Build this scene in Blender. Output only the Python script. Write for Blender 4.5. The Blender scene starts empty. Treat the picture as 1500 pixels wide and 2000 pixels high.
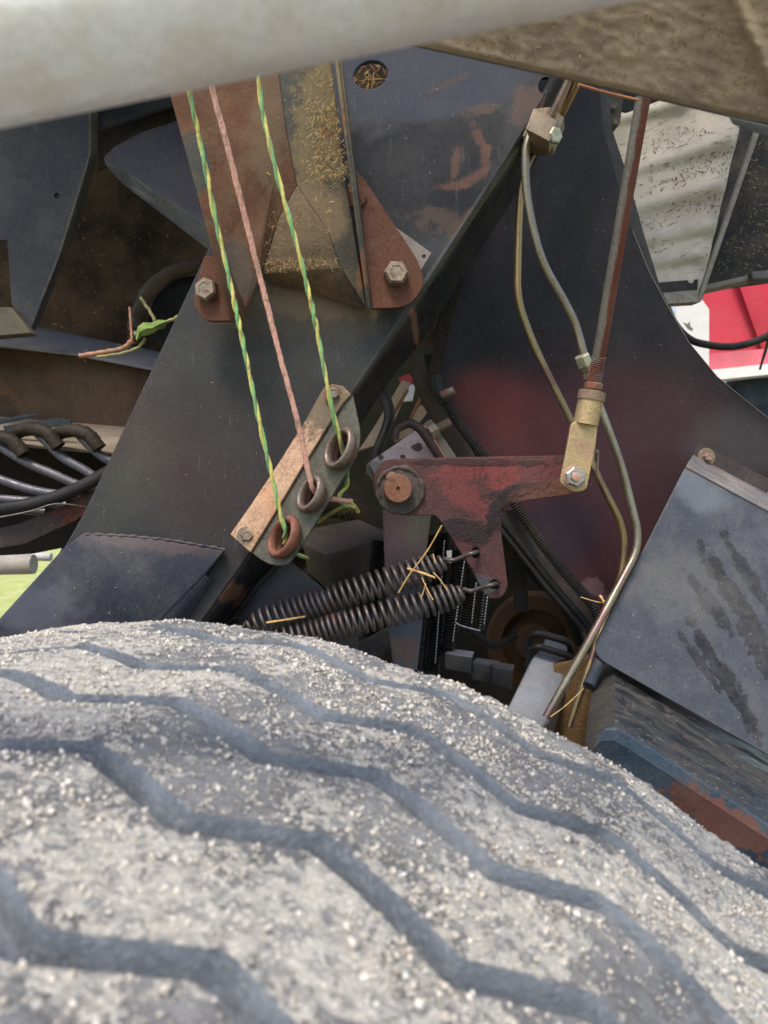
import bpy, math, random
import numpy as np
from mathutils import Vector, Matrix
random.seed(7); rng = np.random.default_rng(7)
SC = bpy.context.scene; COL = SC.collection

# ---------------------------------------------------------------- camera, world, sun, exposure
F = 1500.0; PITCH = math.radians(4.6); CAM = Vector((0, 0, 1.31))
cd = bpy.data.cameras.new('camera'); cam = bpy.data.objects.new('camera', cd); COL.objects.link(cam); SC.camera = cam
cam.location = CAM; cam.rotation_euler = (math.pi/2-PITCH, 0, 0)
cd.sensor_fit = 'HORIZONTAL'; cd.sensor_width = 36; cd.lens = 36; cd.clip_start = .02; cd.clip_end = 2000
cd.dof.use_dof = True; cd.dof.focus_distance = .79; cd.dof.aperture_fstop = 15
w = bpy.data.worlds.new('World'); SC.world = w; w.use_nodes = True
SUN_EL, SUN_AZ = math.radians(63), math.radians(205)      # azimuth clockwise from +Y (the view direction)
nt = w.node_tree; bg = nt.nodes['Background']; sky = nt.nodes.new('ShaderNodeTexSky')
sky.sky_type = 'NISHITA'; sky.sun_disc = False; sky.sun_elevation = SUN_EL; sky.sun_rotation = SUN_AZ
sky.dust_density = 3; sky.air_density = 1.2
nt.links.new(sky.outputs[0], bg.inputs[0]); bg.inputs[1].default_value = .15
sd = bpy.data.lights.new('sun', 'SUN'); sun = bpy.data.objects.new('sun', sd); COL.objects.link(sun)
sd.energy = 1.5; sd.angle = math.radians(12); sd.color = (1, .93, .82)
sv = Vector((math.sin(SUN_AZ)*math.cos(SUN_EL), math.cos(SUN_AZ)*math.cos(SUN_EL), math.sin(SUN_EL)))
sun.rotation_euler = sv.to_track_quat('Z', 'Y').to_euler(); sun.location = sv*20
SC.view_settings.view_transform = 'Standard'; SC.view_settings.look = 'None'; SC.view_settings.exposure = .88

# ---------------------------------------------------------------- geometry helpers
FW = Vector((0, math.cos(PITCH), -math.sin(PITCH))); UP = Vector((0, math.sin(PITCH), math.cos(PITCH))); RX = Vector((1, 0, 0))
def C2W(v): return CAM + RX*v[0] + FW*v[1] + UP*v[2]
def W(x, y, d): return C2W(((x-750)/F*d, d, -(y-1000)/F*d))
class Pl:
    def __init__(s, x, y, d, yaw=0, pitch=0):
        yw, pt = math.radians(yaw), math.radians(pitch)
        u = (RX*math.cos(yw)+FW*math.sin(yw)); v = (FW*math.sin(pt)+UP*math.cos(pt))
        s.u = u.normalized(); s.n = s.u.cross(v).normalized(); s.v = s.n.cross(s.u); s.o = W(x, y, d)
    def at(s, x, y, h=0):
        r = W(x, y, 1)-CAM; o = s.o+s.n*h
        return CAM + r*((o-CAM).dot(s.n)/r.dot(s.n))
    def uv(s, p): q = p-s.o; return (q.dot(s.u), q.dot(s.v))
    def px(s, x, y): return (s.at(x, y)-s.at(x+1, y)).length
WL = {}
def setp(o, loc, parent):
    WL[o.name] = Vector(loc)
    if parent is not None: o.parent = parent; o.location = Vector(loc)-WL[parent.name]
    else: o.location = loc
def tag(o, label=None, cat=None, group=None, kind=None):
    if label: o['label'] = label
    if cat: o['category'] = cat
    if group: o['group'] = group
    if kind: o['kind'] = kind
    return o
def thing(name, loc, label, cat, group=None):
    o = bpy.data.objects.new(name, None); COL.objects.link(o); o.empty_display_size = .02
    setp(o, loc, None); return tag(o, label, cat, group)
def link(name, me, mat, parent, smooth=35):
    if mat is not None:
        for m in (mat if isinstance(mat, (list, tuple)) else [mat]): me.materials.append(m)
    n = len(me.vertices); co = np.empty(n*3, np.float32); me.vertices.foreach_get('co', co); co = co.reshape(-1, 3)
    c = (co.min(0)+co.max(0))/2; co -= c; me.vertices.foreach_set('co', co.ravel()); me.update()
    if smooth:
        me.polygons.foreach_set('use_smooth', [True]*len(me.polygons))
        me.set_sharp_from_angle(angle=math.radians(smooth))
    o = bpy.data.objects.new(name, me); COL.objects.link(o); setp(o, c.tolist(), parent); return o
def mesh(name, V, Fc, mat, parent=None, smooth=35, uv=None, mi=None):
    me = bpy.data.meshes.new(name); me.from_pydata([tuple(v) for v in V], [], Fc); me.validate()
    if uv is not None:
        l = me.uv_layers.new(name='UVMap'); li = np.empty(len(me.loops), np.int32); me.loops.foreach_get('vertex_index', li)
        l.data.foreach_set('uv', np.asarray(uv, np.float32)[li].ravel())
    if mi is not None: me.polygons.foreach_set('material_index', mi)
    return link(name, me, mat, parent, smooth)
def rnd(pts, default=0, n=5):
    """round corners: pts (x,y) or (x,y,r)"""
    out = []; N = len(pts)
    for i in range(N):
        p = Vector(pts[i][:2]); r = pts[i][2] if len(pts[i]) > 2 else default
        if r <= 0: out.append((p.x, p.y)); continue
        a = Vector(pts[i-1][:2])-p; b = Vector(pts[(i+1) % N][:2])-p
        r = min(r, a.length*.48, b.length*.48); a = p+a.normalized()*r; b = p+b.normalized()*r
        for k in range(n+1):
            t = k/n; q = a*(1-t)**2+p*2*t*(1-t)+b*t*t; out.append((q.x, q.y))
    return out
def circ(x, y, rx, ry=None, n=24, rot=0):
    ry = ry or rx; c, s = math.cos(math.radians(rot)), math.sin(math.radians(rot))
    return [(x+rx*math.cos(a)*c-ry*math.sin(a)*s, y+rx*math.cos(a)*s+ry*math.sin(a)*c) for a in [2*math.pi*k/n for k in range(n)]]
def plate(name, pts, pl, t, mat, parent=None, holes=(), b=.0006, h=0, wob=0, smooth=30):
    cu = bpy.data.curves.new(name, 'CURVE'); cu.dimensions = '2D'; cu.fill_mode = 'BOTH'
    b = min(b, t*.4); cu.extrude = t/2-b; cu.bevel_depth = b; cu.bevel_resolution = 1; cu.offset = -b
    for poly in [pts]+list(holes):
        q = [pl.uv(pl.at(x, y, h)) for x, y in poly]
        if wob:
            r2 = []
            for i in range(len(q)):
                A, B = q[i], q[(i+1) % len(q)]; L = math.dist(A, B); k = max(1, int(L/.006))
                for j in range(k):
                    f = j/k; r2.append((A[0]+(B[0]-A[0])*f+random.gauss(0, wob), A[1]+(B[1]-A[1])*f+random.gauss(0, wob)))
            q = r2
        sp = cu.splines.new('POLY'); sp.points.add(len(q)-1)
        for i, (a, c) in enumerate(q): sp.points[i].co = (a, c, 0, 1)
        sp.use_cyclic_u = True
    tmp = bpy.data.objects.new('tmp', cu); me = bpy.data.meshes.new_from_object(tmp)
    bpy.data.objects.remove(tmp); bpy.data.curves.remove(cu); me.name = name; me.materials.clear()
    M4 = Matrix((pl.u, pl.v, pl.n)).transposed().to_4x4(); M4.translation = pl.o+pl.n*(h-t/2)
    me.transform(M4); return link(name, me, mat, parent, smooth)
def mods(o, thick=0, bev=0, seg=2, sub=0, off=-1):
    if sub: m = o.modifiers.new('s', 'SUBSURF'); m.levels = m.render_levels = sub
    if thick: m = o.modifiers.new('t', 'SOLIDIFY'); m.thickness = thick; m.offset = off
    if bev: m = o.modifiers.new('b', 'BEVEL'); m.width = bev; m.segments = seg; m.limit_method = 'ANGLE'; m.angle_limit = math.radians(25)
    return o
def facet(name, vs, faces, mat, parent=None, thick=.004, bev=.0006, smooth=30, off=-1):
    o = mesh(name, [W(*v) for v in vs], faces, mat, parent, smooth); return mods(o, thick, bev, off=off)
def spl(P, n=8):
    """catmull-rom through points"""
    P = [Vector(p) for p in P]; Q = [P[0]*2-P[1]]+P+[P[-1]*2-P[-2]]; out = []
    for i in range(1, len(Q)-2):
        for k in range(n):
            t = k/n; a, b, c, d = Q[i-1:i+3]
            out.append(.5*((2*b)+(c-a)*t+(2*a-5*b+4*c-d)*t*t+(3*b-a-3*c+d)*t**3))
    out.append(P[-1]); return out
def resamp(P, step):
    out = [P[0]]; acc = 0
    for a, b in zip(P[:-1], P[1:]):
        L = (b-a).length
        if L < 1e-9: continue
        p = step-acc
        while p <= L: out.append(a+(b-a)*(p/L)); p += step
        acc = L-(p-step)
    return out
def bend(P, r, n=6):
    """polyline in 3D with rounded bends"""
    P = [Vector(p) for p in P]; out = [P[0]]
    for i in range(1, len(P)-1):
        a, b = P[i-1]-P[i], P[i+1]-P[i]; q = min(r, a.length*.45, b.length*.45); a = P[i]+a.normalized()*q; b = P[i]+b.normalized()*q
        for k in range(n+1): t = k/n; out.append(a*(1-t)**2+P[i]*2*t*(1-t)+b*t*t)
    return out+[P[-1]]
def tubeg(P, r, seg=12, cap=True, sec=None, twist=0):
    """sweep -> V, F, UV. r float or f(i,s,angle)"""
    P = [Vector(p) for p in P]; n = len(P); V = []; UVs = []; s = 0
    T = [(P[min(i+1, n-1)]-P[max(i-1, 0)]).normalized() for i in range(n)]
    N = T[0].orthogonal().normalized()
    for i in range(n):
        if i: s += (P[i]-P[i-1]).length; N = (N-T[i]*N.dot(T[i])).normalized()
        B = T[i].cross(N)
        for k in range(seg):
            a = 2*math.pi*k/seg+twist*s; rr = r(i, s, a) if callable(r) else r
            V.append(P[i]+(N*math.cos(a)+B*math.sin(a))*rr); UVs.append((k/seg, s))
    Fc = [(i*seg+k, i*seg+(k+1) % seg, (i+1)*seg+(k+1) % seg, (i+1)*seg+k) for i in range(n-1) for k in range(seg)]
    if cap: Fc += [tuple(range(seg))[::-1], tuple((n-1)*seg+k for k in range(seg))]
    return V, Fc, UVs
def tube(name, P, r, mat, parent=None, seg=12, smooth=50, **k):
    V, Fc, u = tubeg(P, r, seg, **k); return mesh(name, V, Fc, mat, parent, smooth, uv=u)
def join(parts):
    V, Fc, U = [], [], []
    for v, f, u in parts:
        o = len(V); V += list(v); Fc += [tuple(i+o for i in q) for q in f]; U += list(u)
    return V, Fc, U
def lathe(name, c, n, prof, mat, parent=None, seg=28, smooth=35, rot=0, up=None, ax=1, wob=0):
    """prof list of (height along n, radius). ax squashes nothing; seg=6 makes a hexagon"""
    n = Vector(n).normalized(); u = (Vector(up) if up else n.orthogonal()); u = (u-n*u.dot(n)).normalized(); v = n.cross(u); V = []
    for h, r in prof:
        for k in range(seg):
            a = 2*math.pi*k/seg+rot; rr = r*(1+wob*math.sin(3*a+h*900)+wob*random.uniform(-.5, .5)); V.append(Vector(c)+n*h+(u*math.cos(a)+v*math.sin(a))*rr)
    m = len(prof); Fc = [(i*seg+k, i*seg+(k+1) % seg, (i+1)*seg+(k+1) % seg, (i+1)*seg+k) for i in range(m-1) for k in range(seg)]
    Fc += [tuple(range(seg))[::-1], tuple((m-1)*seg+k for k in range(seg))]
    return mesh(name, V, Fc, mat, parent, smooth)
def bolt(pl, x, y, rpx, mat, parent, wmat=None, wpx=0, hh=.006, h=0, stud=0, name='bolt', rot=.3, tiltn=None):
    c = pl.at(x, y, h); s = pl.px(x, y); R = rpx*s; n = tiltn or pl.n
    base = .0015 if wpx else 0
    bo = lathe(name, c, n, [(base-.001, R), (base+hh*.78, R), (base+hh, R*.84), (base+hh, R*.55), (base+hh-.0006, R*.5), (base+hh-.0006, R*.01)], mat, parent, 6, 20, rot, up=UP)
    if wpx: lathe('washer', c, n, [(-.001, wpx*s*.97), (.0012, wpx*s), (.0017, wpx*s*.96), (.0017, R*.6)], wmat or mat, bo, 28, 35)
    if stud: lathe('stud', c, n, [(base, R*.45)]+[(base+hh+stud*k/8, R*(.45 if k % 2 else .40)) for k in range(8)]+[(base+hh+stud, R*.33), (base+hh+stud, R*.01)], wmat or mat, bo, 16, 35)
    return bo

# ---------------------------------------------------------------- material helpers
class NG:
    def __init__(s, name):
        s.m = bpy.data.materials.new(name); s.m.use_nodes = True; s.t = s.m.node_tree; s.b = s.t.nodes['Principled BSDF']
        s.pos = s.n('ShaderNodeNewGeometry').outputs['Position']
    def n(s, ty): return s.t.nodes.new(ty)
    def set(s, sock, v):
        if isinstance(v, bpy.types.NodeSocket): s.t.links.new(v, sock)
        elif isinstance(v, (tuple, list)) and len(v) == 3 and sock.type == 'RGBA': sock.default_value = (*v, 1)
        else: sock.default_value = v
    def math(s, op, a, b=0, c=None, clamp=False):
        n = s.n('ShaderNodeMath'); n.operation = op; n.use_clamp = clamp; s.set(n.inputs[0], a); s.set(n.inputs[1], b)
        if c is not None: s.set(n.inputs[2], c)
        return n.outputs[0]
    def vm(s, op, a, b=None, out=0):
        n = s.n('ShaderNodeVectorMath'); n.operation = op; s.set(n.inputs[0], a)
        if b is not None:
            if op == 'SCALE': s.set(n.inputs[3], b)
            else: s.set(n.inputs[1], b)
        return n.outputs[out]
    def noise(s, scale, det=4, rough=.55, vec=None, dist=0, w=None):
        n = s.n('ShaderNodeTexNoise'); s.set(n.inputs['Vector'], vec if vec is not None else s.pos)
        n.inputs['Scale'].default_value = scale; n.inputs['Detail'].default_value = det; n.inputs['Roughness'].default_value = rough
        n.inputs['Distortion'].default_value = dist; return n.outputs[0]
    def vor(s, scale, vec=None, out='Distance', rnd=1):
        n = s.n('ShaderNodeTexVoronoi'); s.set(n.inputs['Vector'], vec if vec is not None else s.pos); n.inputs['Scale'].default_value = scale
        n.inputs['Randomness'].default_value = rnd; return n.outputs[out]
    def mr(s, v, a, b, c=0, d=1, smooth=True):
        n = s.n('ShaderNodeMapRange'); n.interpolation_type = 'SMOOTHSTEP' if smooth else 'LINEAR'; s.set(n.inputs[0], v)
        for i, q in enumerate((a, b, c, d)): s.set(n.inputs[i+1], q)
        return n.outputs[0]
    def mix(s, f, a, b, mode='MIX'):
        n = s.n('ShaderNodeMix'); n.data_type = 'RGBA'; n.blend_type = mode; s.set(n.inputs[0], f); s.set(n.inputs[6], a); s.set(n.inputs[7], b); return n.outputs[2]
    def stretch(s, d, k):
        """compress coordinates along direction d -> streaks along d"""
        d = Vector(d).normalized(); dt = s.vm('DOT_PRODUCT', s.pos, tuple(d), out=1)
        n = s.n('ShaderNodeVectorMath'); n.operation = 'SCALE'; n.inputs[0].default_value = tuple(d); s.set(n.inputs[3], s.math('MULTIPLY', dt, -(1-k)))
        return s.vm('ADD', s.pos, n.outputs[0])
    def bump(s, h, strength=.3, dist=.001, prev=None):
        n = s.n('ShaderNodeBump'); n.inputs['Strength'].default_value = strength; n.inputs['Distance'].default_value = dist; s.set(n.inputs['Height'], h)
        if prev is not None: s.t.links.new(prev, n.inputs['Normal'])
        return n.outputs[0]
    def add(s, *a):
        r = a[0]
        for q in a[1:]: r = s.math('ADD', r, q)
        return r
def patch(pl, x, y, a, b, rot, col, st=1, soft=.35, nz=.8, ns=60, crust=0):
    """an irregular colour patch: centre/size in picture units laid on plane pl, evaluated in world space"""
    s = pl.px(x, y); c, q = math.cos(math.radians(rot)), -math.sin(math.radians(rot))
    return dict(c=pl.at(x, y), u=pl.u*c+pl.v*q, v=pl.v*c-pl.u*q, a=a*s, b=b*s, col=col, st=st, soft=soft*(.6 if soft < .75 else 1), nz=nz*1.35, ns=ns, crust=crust)
def dirty(name, base, base2=None, s=25, rough=.5, metal=0, rust=0, rs=30, rcol=((.19, .075, .035), (.07, .03, .02)), dust=.25, dcol=(.22, .185, .14), ds=18,
          speck=.5, spcol=(.4, .36, .3), patches=(), bump=.25, bs=350, scr=0, sdir=(0, 0, 1), spec=.5, coat=0, grain=0, coarse=0):
    g = NG(name); base2 = base2 or tuple(c*.6 for c in base)
    nb = g.noise(s, 5, .6); col = g.mix(g.mr(nb, .35, .68), base, base2)
    fine = g.noise(420, 3, .7); mid = g.noise(110, 4, .65)
    col = g.mix(g.mr(fine, .3, .75, .0, .35), col, tuple(min(1, c*2+.01) for c in base))
    R = g.mr(mid, .3, .7, rough-.1, rough+.12); hgt = g.math('MULTIPLY', g.noise(bs, 4, .65), 1.0); met = metal
    for p in patches:
        q = g.vm('SUBTRACT', g.pos, tuple(p['c']))
        du = g.math('DIVIDE', g.vm('DOT_PRODUCT', q, tuple(p['u']), out=1), p['a']); dv = g.math('DIVIDE', g.vm('DOT_PRODUCT', q, tuple(p['v']), out=1), p['b'])
        l = g.math('SQRT', g.add(g.math('MULTIPLY', du, du), g.math('MULTIPLY', dv, dv)))
        l = g.math('ADD', l, g.math('MULTIPLY', g.math('SUBTRACT', g.noise(p['ns'], 6, .65), .5), p['nz']*2))
        m = g.mr(l, 1-p['soft'], 1+p['soft'], p['st'], 0)
        col = g.mix(m, col, p['col']); R = g.mr(m, 0, 1, R, .8, smooth=False)
        if p['crust']: hgt = g.add(hgt, g.math('MULTIPLY', m, g.math('MULTIPLY', g.noise(260, 5, .7), p['crust'])))
    if rust:
        nr = g.math('ADD', g.noise(rs, 7, .62, dist=.4), g.math('MULTIPLY', g.math('SUBTRACT', fine, .5), .12))
        m = g.mr(nr, .72-rust*.45, .76-rust*.42)
        rc = g.mix(g.mr(g.noise(150, 4, .7), .35, .65), rcol[0], rcol[1])
        col = g.mix(m, col, rc); R = g.mr(m, 0, 1, R, .88, smooth=False); hgt = g.add(hgt, g.math('MULTIPLY', m, g.math('MULTIPLY', g.noise(300, 3, .7), .9)))
        if metal: met = g.mr(m, 0, 1, metal, .05)
    if grain:
        col = g.mix(g.math('MULTIPLY', g.mr(g.noise(330, 5, .75), .48, .60, 0, grain), g.mr(g.noise(55, 4, .6), .38, .6, .25, 1)), col, tuple(c*.35 for c in base))
    if scr:
        ns = g.noise(260, 3, .6, vec=g.stretch(sdir, .04)); col = g.mix(g.math('MULTIPLY', g.mr(ns, .63, .69, 0, scr*1.6), g.mr(g.noise(20, 3), .4, .6)), col, dcol)
    if dust:
        nd = g.add(g.math('MULTIPLY', g.noise(ds, 5, .65), .75), g.math('MULTIPLY', g.noise(230, 3, .7), .3))
        m = g.mr(nd, .42, .72, 0, dust); m = g.math('ADD', m, dust*.07, clamp=True); col = g.mix(m, col, dcol); R = g.mr(m, 0, 1, R, .9, smooth=False)
    if speck:
        nd_ = g.n('ShaderNodeTexNoise'); g.set(nd_.inputs['Vector'], g.pos); nd_.inputs['Scale'].default_value = 500
        dv_ = g.vm('ADD', g.pos, g.vm('SCALE', g.vm('SUBTRACT', nd_.outputs[1], (.5, .5, .5)), .004))
        v = g.n('ShaderNodeTexVoronoi'); g.set(v.inputs['Vector'], dv_); v.inputs['Scale'].default_value = 210
        sep = g.n('ShaderNodeSeparateColor'); g.t.links.new(v.outputs['Color'], sep.inputs[0])
        m = g.math('MULTIPLY', g.mr(v.outputs['Distance'], .13, .06), g.mr(sep.outputs[0], .80, .98, 0, speck*.8)); col = g.mix(m, col, spcol)
        v2 = g.vor(620, vec=dv_); m2 = g.math('MULTIPLY', g.mr(v2, .2, .08), g.mr(g.noise(30, 4), .5, .68, 0, speck*.5)); col = g.mix(m2, col, spcol)
    if coarse: hgt = g.add(hgt, g.math('MULTIPLY', g.noise(60, 4, .6), coarse))
    g.set(g.b.inputs['Base Color'], col); g.set(g.b.inputs['Roughness'], R); g.set(g.b.inputs['Metallic'], met)
    g.b.inputs['Specular IOR Level'].default_value = spec*.36; g.b.inputs['Coat Weight'].default_value = coat; g.b.inputs['Coat Roughness'].default_value = .25
    g.t.links.new(g.bump(hgt, bump, .0012), g.b.inputs['Normal']); return g.m

RUSTC = ((.20, .075, .04), (.085, .035, .022))
# planes
P_FR = Pl(400, 800, .78, 4, 0)         # main frame plate
P_BR = Pl(590, 920, .755, 6, 6)        # twine guide bracket
P_LV = Pl(900, 980, .80, 2, 0)         # lever
P_SP = Pl(1100, 700, .93, 6, 0)        # big dark side panel
P_GD = Pl(1340, 1150, .84, 6, 16)      # guard plate (top farther)
P_MUD = Pl(1150, 130, .42, 0, -25)
# ---------------------------------------------------------------- setting: ground
g = NG('grass_ground'); c = g.mix(g.mr(g.vm('LENGTH', g.pos, out=1), 4.5, 5.5), g.mix(g.noise(9, 6, .7), (.30, .25, .19), (.16, .13, .10)), g.mix(g.mr(g.noise(6, 6, .7), .35, .65), (.34, .40, .10), (.50, .50, .20))); g.set(g.b.inputs['Base Color'], c); g.b.inputs['Roughness'].default_value = .95
g.t.links.new(g.bump(g.noise(40, 6, .7), .8, .03), g.b.inputs['Normal']); M_GRASS = g.m
tag(mesh('ground', [(-400, -400, 0), (400, -400, 0), (400, 900, 0), (-400, 900, 0)], [(0, 1, 2, 3)], M_GRASS, smooth=0), kind='structure')

# ---------------------------------------------------------------- tyre
AX = Vector((526/1500, 1, .0806)).normalized(); UPC = Vector((0, 0, 1)); SD = AX.cross(UPC).normalized(); UU = SD.cross(AX); CC = Vector((-.1439, .5, -.6719)); TR = .6
GR = [.0403, -.0308, -.0878, -.1464, -.2147, -.285, -.36]; GH = .0072; PER = .1685
def zig(t):
    ph = ((t-.084)/PER) % 1.0; k = .42
    z = -1+2*ph/k if ph < k else 1-2*(ph-k)/(1-k)
    return .0118*z*(1-.05*abs(z)**8)+.0009*math.sin(t*37)
def tprof(u):
    r = TR-.009*(abs(u+.16)/.245)**3
    if u > .074: q = min((u-.074)/.02, 1); r -= .02*(1-math.sqrt(max(0, 1-q*q)))
    if u < -.394: q = min((-.394-u)/.02, 1); r -= .02*(1-math.sqrt(max(0, 1-q*q)))
    return r
us = {-.414, .094}
x = -.412
while x < .094: us.add(round(x, 5)); x += .0042
for gx in GR:
    us = {q for q in us if abs(q-gx) > GH+.0025}
    for o, _ in ((GH+.0018, 0), (GH+.0005, 0), (GH-.0001, 0), (GH-.0013, 0), (GH-.0022, 0), (.0030, 0), (.0022, 0), (.0014, 0), (.0006, 0)): us.add(gx+o); us.add(gx-o)
us = sorted(us)
ths = sorted(set([round(t, 5) for t in np.arange(-.62, 1.15, .0036)]+[round(t, 4) for t in np.linspace(1.15, 2*math.pi-.62, 90)][1:-1]))
nz2 = rng.normal(size=(len(ths), len(us)))
for _ in range(2): nz2 = (nz2+np.roll(nz2, 1, 0)+np.roll(nz2, -1, 0)+np.roll(nz2, 1, 1)+np.roll(nz2, -1, 1))/3.2
V = []; DEP = []
for i, t in enumerate(ths):
    z = zig(t); ph = ((t-.084)/PER) % 1.0; slit = 1 if .02 < ph < .33 else 0
    ct, st_ = math.cos(t), math.sin(t)
    for j, u in enumerate(us):
        r = tprof(u); dep = 0; zz = z
        for gi, gx in enumerate(GR):
            e = abs(u-gx)
            if e < GH+.0019:
                D = .0125 if gi else .010
                dep = 0 if e > GH+.0008 else .0001 if e > GH+.0002 else .0009 if e > GH-.0006 else .0095 if e > GH-.0018 else D
                if slit and gx-.0072*max(.25, 1-abs(ph-.10)/.26) < u < gx+.0012: dep = .026
        if not dep: r += .0006*nz2[i, j]
        else: r += .00018*nz2[i, j]
        if u > .08: r += .0008*nz2[i, j]
        fade = 1 if -.39 < u < .07 else .35
        V.append(C2W(CC+AX*(u+zz*fade)+(SD*st_+UU*ct)*(r-dep))); DEP.append(dep)
nu = len(us); nT = len(ths); Fc = [(i*nu+k, i*nu+k+1, ((i+1) % nT)*nu+k+1, ((i+1) % nT)*nu+k) for i in range(nT) for k in range(nu-1)]
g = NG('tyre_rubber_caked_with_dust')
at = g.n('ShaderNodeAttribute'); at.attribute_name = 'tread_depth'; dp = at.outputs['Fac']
tang = C2W(CC+AX*.0+UU)-C2W(CC); 
rub = g.mix(g.mr(g.noise(30, 4), .35, .65), g.mix(g.mr(dp, .0002, .001), (.13, .13, .135), (.125, .142, .165)), g.mix(g.mr(dp, .0002, .001), (.24, .235, .235), (.21, .235, .265)))  # groove rubber tinted bluish, as if lit by the sky
rub = g.mix(g.mr(g.noise(380, 3, .7), .45, .7, 0, .5), rub, (.32, .33, .34))
dst = g.mix(g.mr(g.noise(150, 5, .7), .4, .62), (.44, .41, .36), (.17, .168, .168)); dst = g.mix(g.mr(g.noise(600, 3, .75), .50, .62, 0, .9), dst, (.68, .64, .57))
cover = g.add(g.math('MULTIPLY', g.noise(11, 6, .62), 1.1), g.math('MULTIPLY', g.noise(190, 5, .75), .75))
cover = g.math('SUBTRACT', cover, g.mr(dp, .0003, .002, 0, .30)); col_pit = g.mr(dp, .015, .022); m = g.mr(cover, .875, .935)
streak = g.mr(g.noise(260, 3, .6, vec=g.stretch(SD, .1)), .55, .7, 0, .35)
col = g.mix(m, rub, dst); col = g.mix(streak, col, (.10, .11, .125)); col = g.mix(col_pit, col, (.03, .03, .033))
g.set(g.b.inputs['Base Color'], col); g.b.inputs['Roughness'].default_value = .85; g.b.inputs['Specular IOR Level'].default_value = .35
h = g.add(g.math('MULTIPLY', m, .5), g.math('MULTIPLY', g.noise(330, 5, .75), .9), g.math('MULTIPLY', g.noise(90, 4, .6), .6))
g.t.links.new(g.bump(h, .9, .0022), g.b.inputs['Normal']); M_TYRE = g.m
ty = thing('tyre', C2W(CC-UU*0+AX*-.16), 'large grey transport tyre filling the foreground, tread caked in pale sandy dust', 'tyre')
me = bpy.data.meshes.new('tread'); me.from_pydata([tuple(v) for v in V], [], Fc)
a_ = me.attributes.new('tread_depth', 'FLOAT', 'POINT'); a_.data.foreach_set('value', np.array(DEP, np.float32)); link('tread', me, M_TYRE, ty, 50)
M_SIDE = dirty('tyre_sidewall_rubber', (.04, .042, .046), dust=.5, speck=.2, rough=.8)
for sgn, u0 in ((1, .088), (-1, -.408)):
    V = []; nn = 96
    for (du, r) in ((0, .584), (.022, .56), (.04, .50), (.042, .42), (.02, .33), (.0, .29)):
        for k in range(nn): t = 2*math.pi*k/nn; V.append(C2W(CC+AX*(u0+sgn*du)+(SD*math.sin(t)+UU*math.cos(t))*r))
    mesh('sidewall', V, [(i*nn+k, i*nn+(k+1) % nn, (i+1)*nn+(k+1) % nn, (i+1)*nn+k) for i in range(5) for k in range(nn)], M_SIDE, ty, 60)
M_RIM = dirty('wheel_rim_paint', (.45, .44, .42), dust=.4)
AXW = (C2W(CC+AX)-C2W(CC)).normalized()
lathe('rim', C2W(CC-AX*.16), AXW, [(-.24, .30), (-.24, .285), (-.1, .27), (.1, .27), (.12, .12), (.14, .01)], M_RIM, ty, 64)
# loose grains on the tread
g = NG('pale_sand_grains'); k = g.vor(900, out='Color'); sp = g.n('ShaderNodeSeparateColor'); g.t.links.new(k, sp.inputs[0])
c = g.mix(g.mr(sp.outputs[0], 0, 1, smooth=False), (.42, .37, .30), (.68, .63, .55)); c = g.mix(g.mr(sp.outputs[1], .9, .95), c, (.34, .25, .18)); c = g.mix(g.mr(sp.outputs[2], .85, .9), c, (.75, .73, .7))
g.set(g.b.inputs['Base Color'], c); g.b.inputs['Roughness'].default_value = .85; M_SAND = g.m
OCT = np.array([(1, 0, 0), (-1, 0, 0), (0, 1, 0), (0, -1, 0), (0, 0, 1), (0, 0, -1), (.7, .7, .3), (-.7, .6, -.3)]); OF = [(0, 2, 4), (2, 1, 4), (1, 3, 4), (3, 0, 4), (2, 0, 5), (1, 2, 5), (3, 1, 5), (0, 3, 5)]
def grains(name, pts, nrm, sizes, mat, label):
    n = len(pts); base = OCT[:6]; v = base[None]*(1+rng.uniform(-.4, .4, (n, 6, 1)))*rng.uniform(.6, 1.3, (n, 1, 3))
    q = rng.normal(size=(n, 3, 3)); Q = np.linalg.qr(q)[0]; v = np.einsum('nij,nkj->nki', Q, v)*np.asarray(sizes)[:, None, None]
    v = v+np.asarray(pts)[:, None]; f = (np.array(OF)[None]+6*np.arange(n)[:, None, None]).reshape(-1, 3)
    me = bpy.data.meshes.new(name); me.vertices.add(n*6); me.vertices.foreach_set('co', v.astype(np.float32).ravel())
    me.loops.add(len(f)*3); me.loops.foreach_set('vertex_index', f.astype(np.int32).ravel()); me.polygons.add(len(f)); me.polygons.foreach_set('loop_start', np.arange(0, len(f)*3, 3, dtype=np.int32)); me.update(calc_edges=True)
    o = link(name, me, mat, None, 0); return tag(o, label, 'debris', kind='stuff')
clus = [(rng.uniform(-.5, 1.05), rng.uniform(-.38, .08)) for _ in range(420)]
pts, sz = [], []
def onrib(t, u):
    return all(abs(u-gx) > GH+.001 for gx in GR)
while len(pts) < 85000:
    if random.random() < .7:
        c = clus[random.randrange(len(clus))]; t, u = c[0]+random.gauss(0, .02), c[1]+random.gauss(0, .012)
    else: t, u = random.uniform(-.55, 1.1), random.uniform(-.40, .092)
    if not (-.41 < u < .093): continue
    dd = 0
    if not onrib(t, u):
        if random.random() > .10: continue
        dd = .0125
    s = min(.0017, .00024*math.exp(abs(random.gauss(0, .74))))
    p = C2W(CC+AX*(u+zig(t)*(1 if -.39 < u < .07 else .35))+(SD*math.sin(t)+UU*math.cos(t))*(tprof(u)-dd+s*.35)); pts.append(tuple(p)); sz.append(s)
grains('tyre_grit', pts, None, sz, M_SAND, 'pale sandy grit and crumbs stuck all over the tyre tread')

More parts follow.
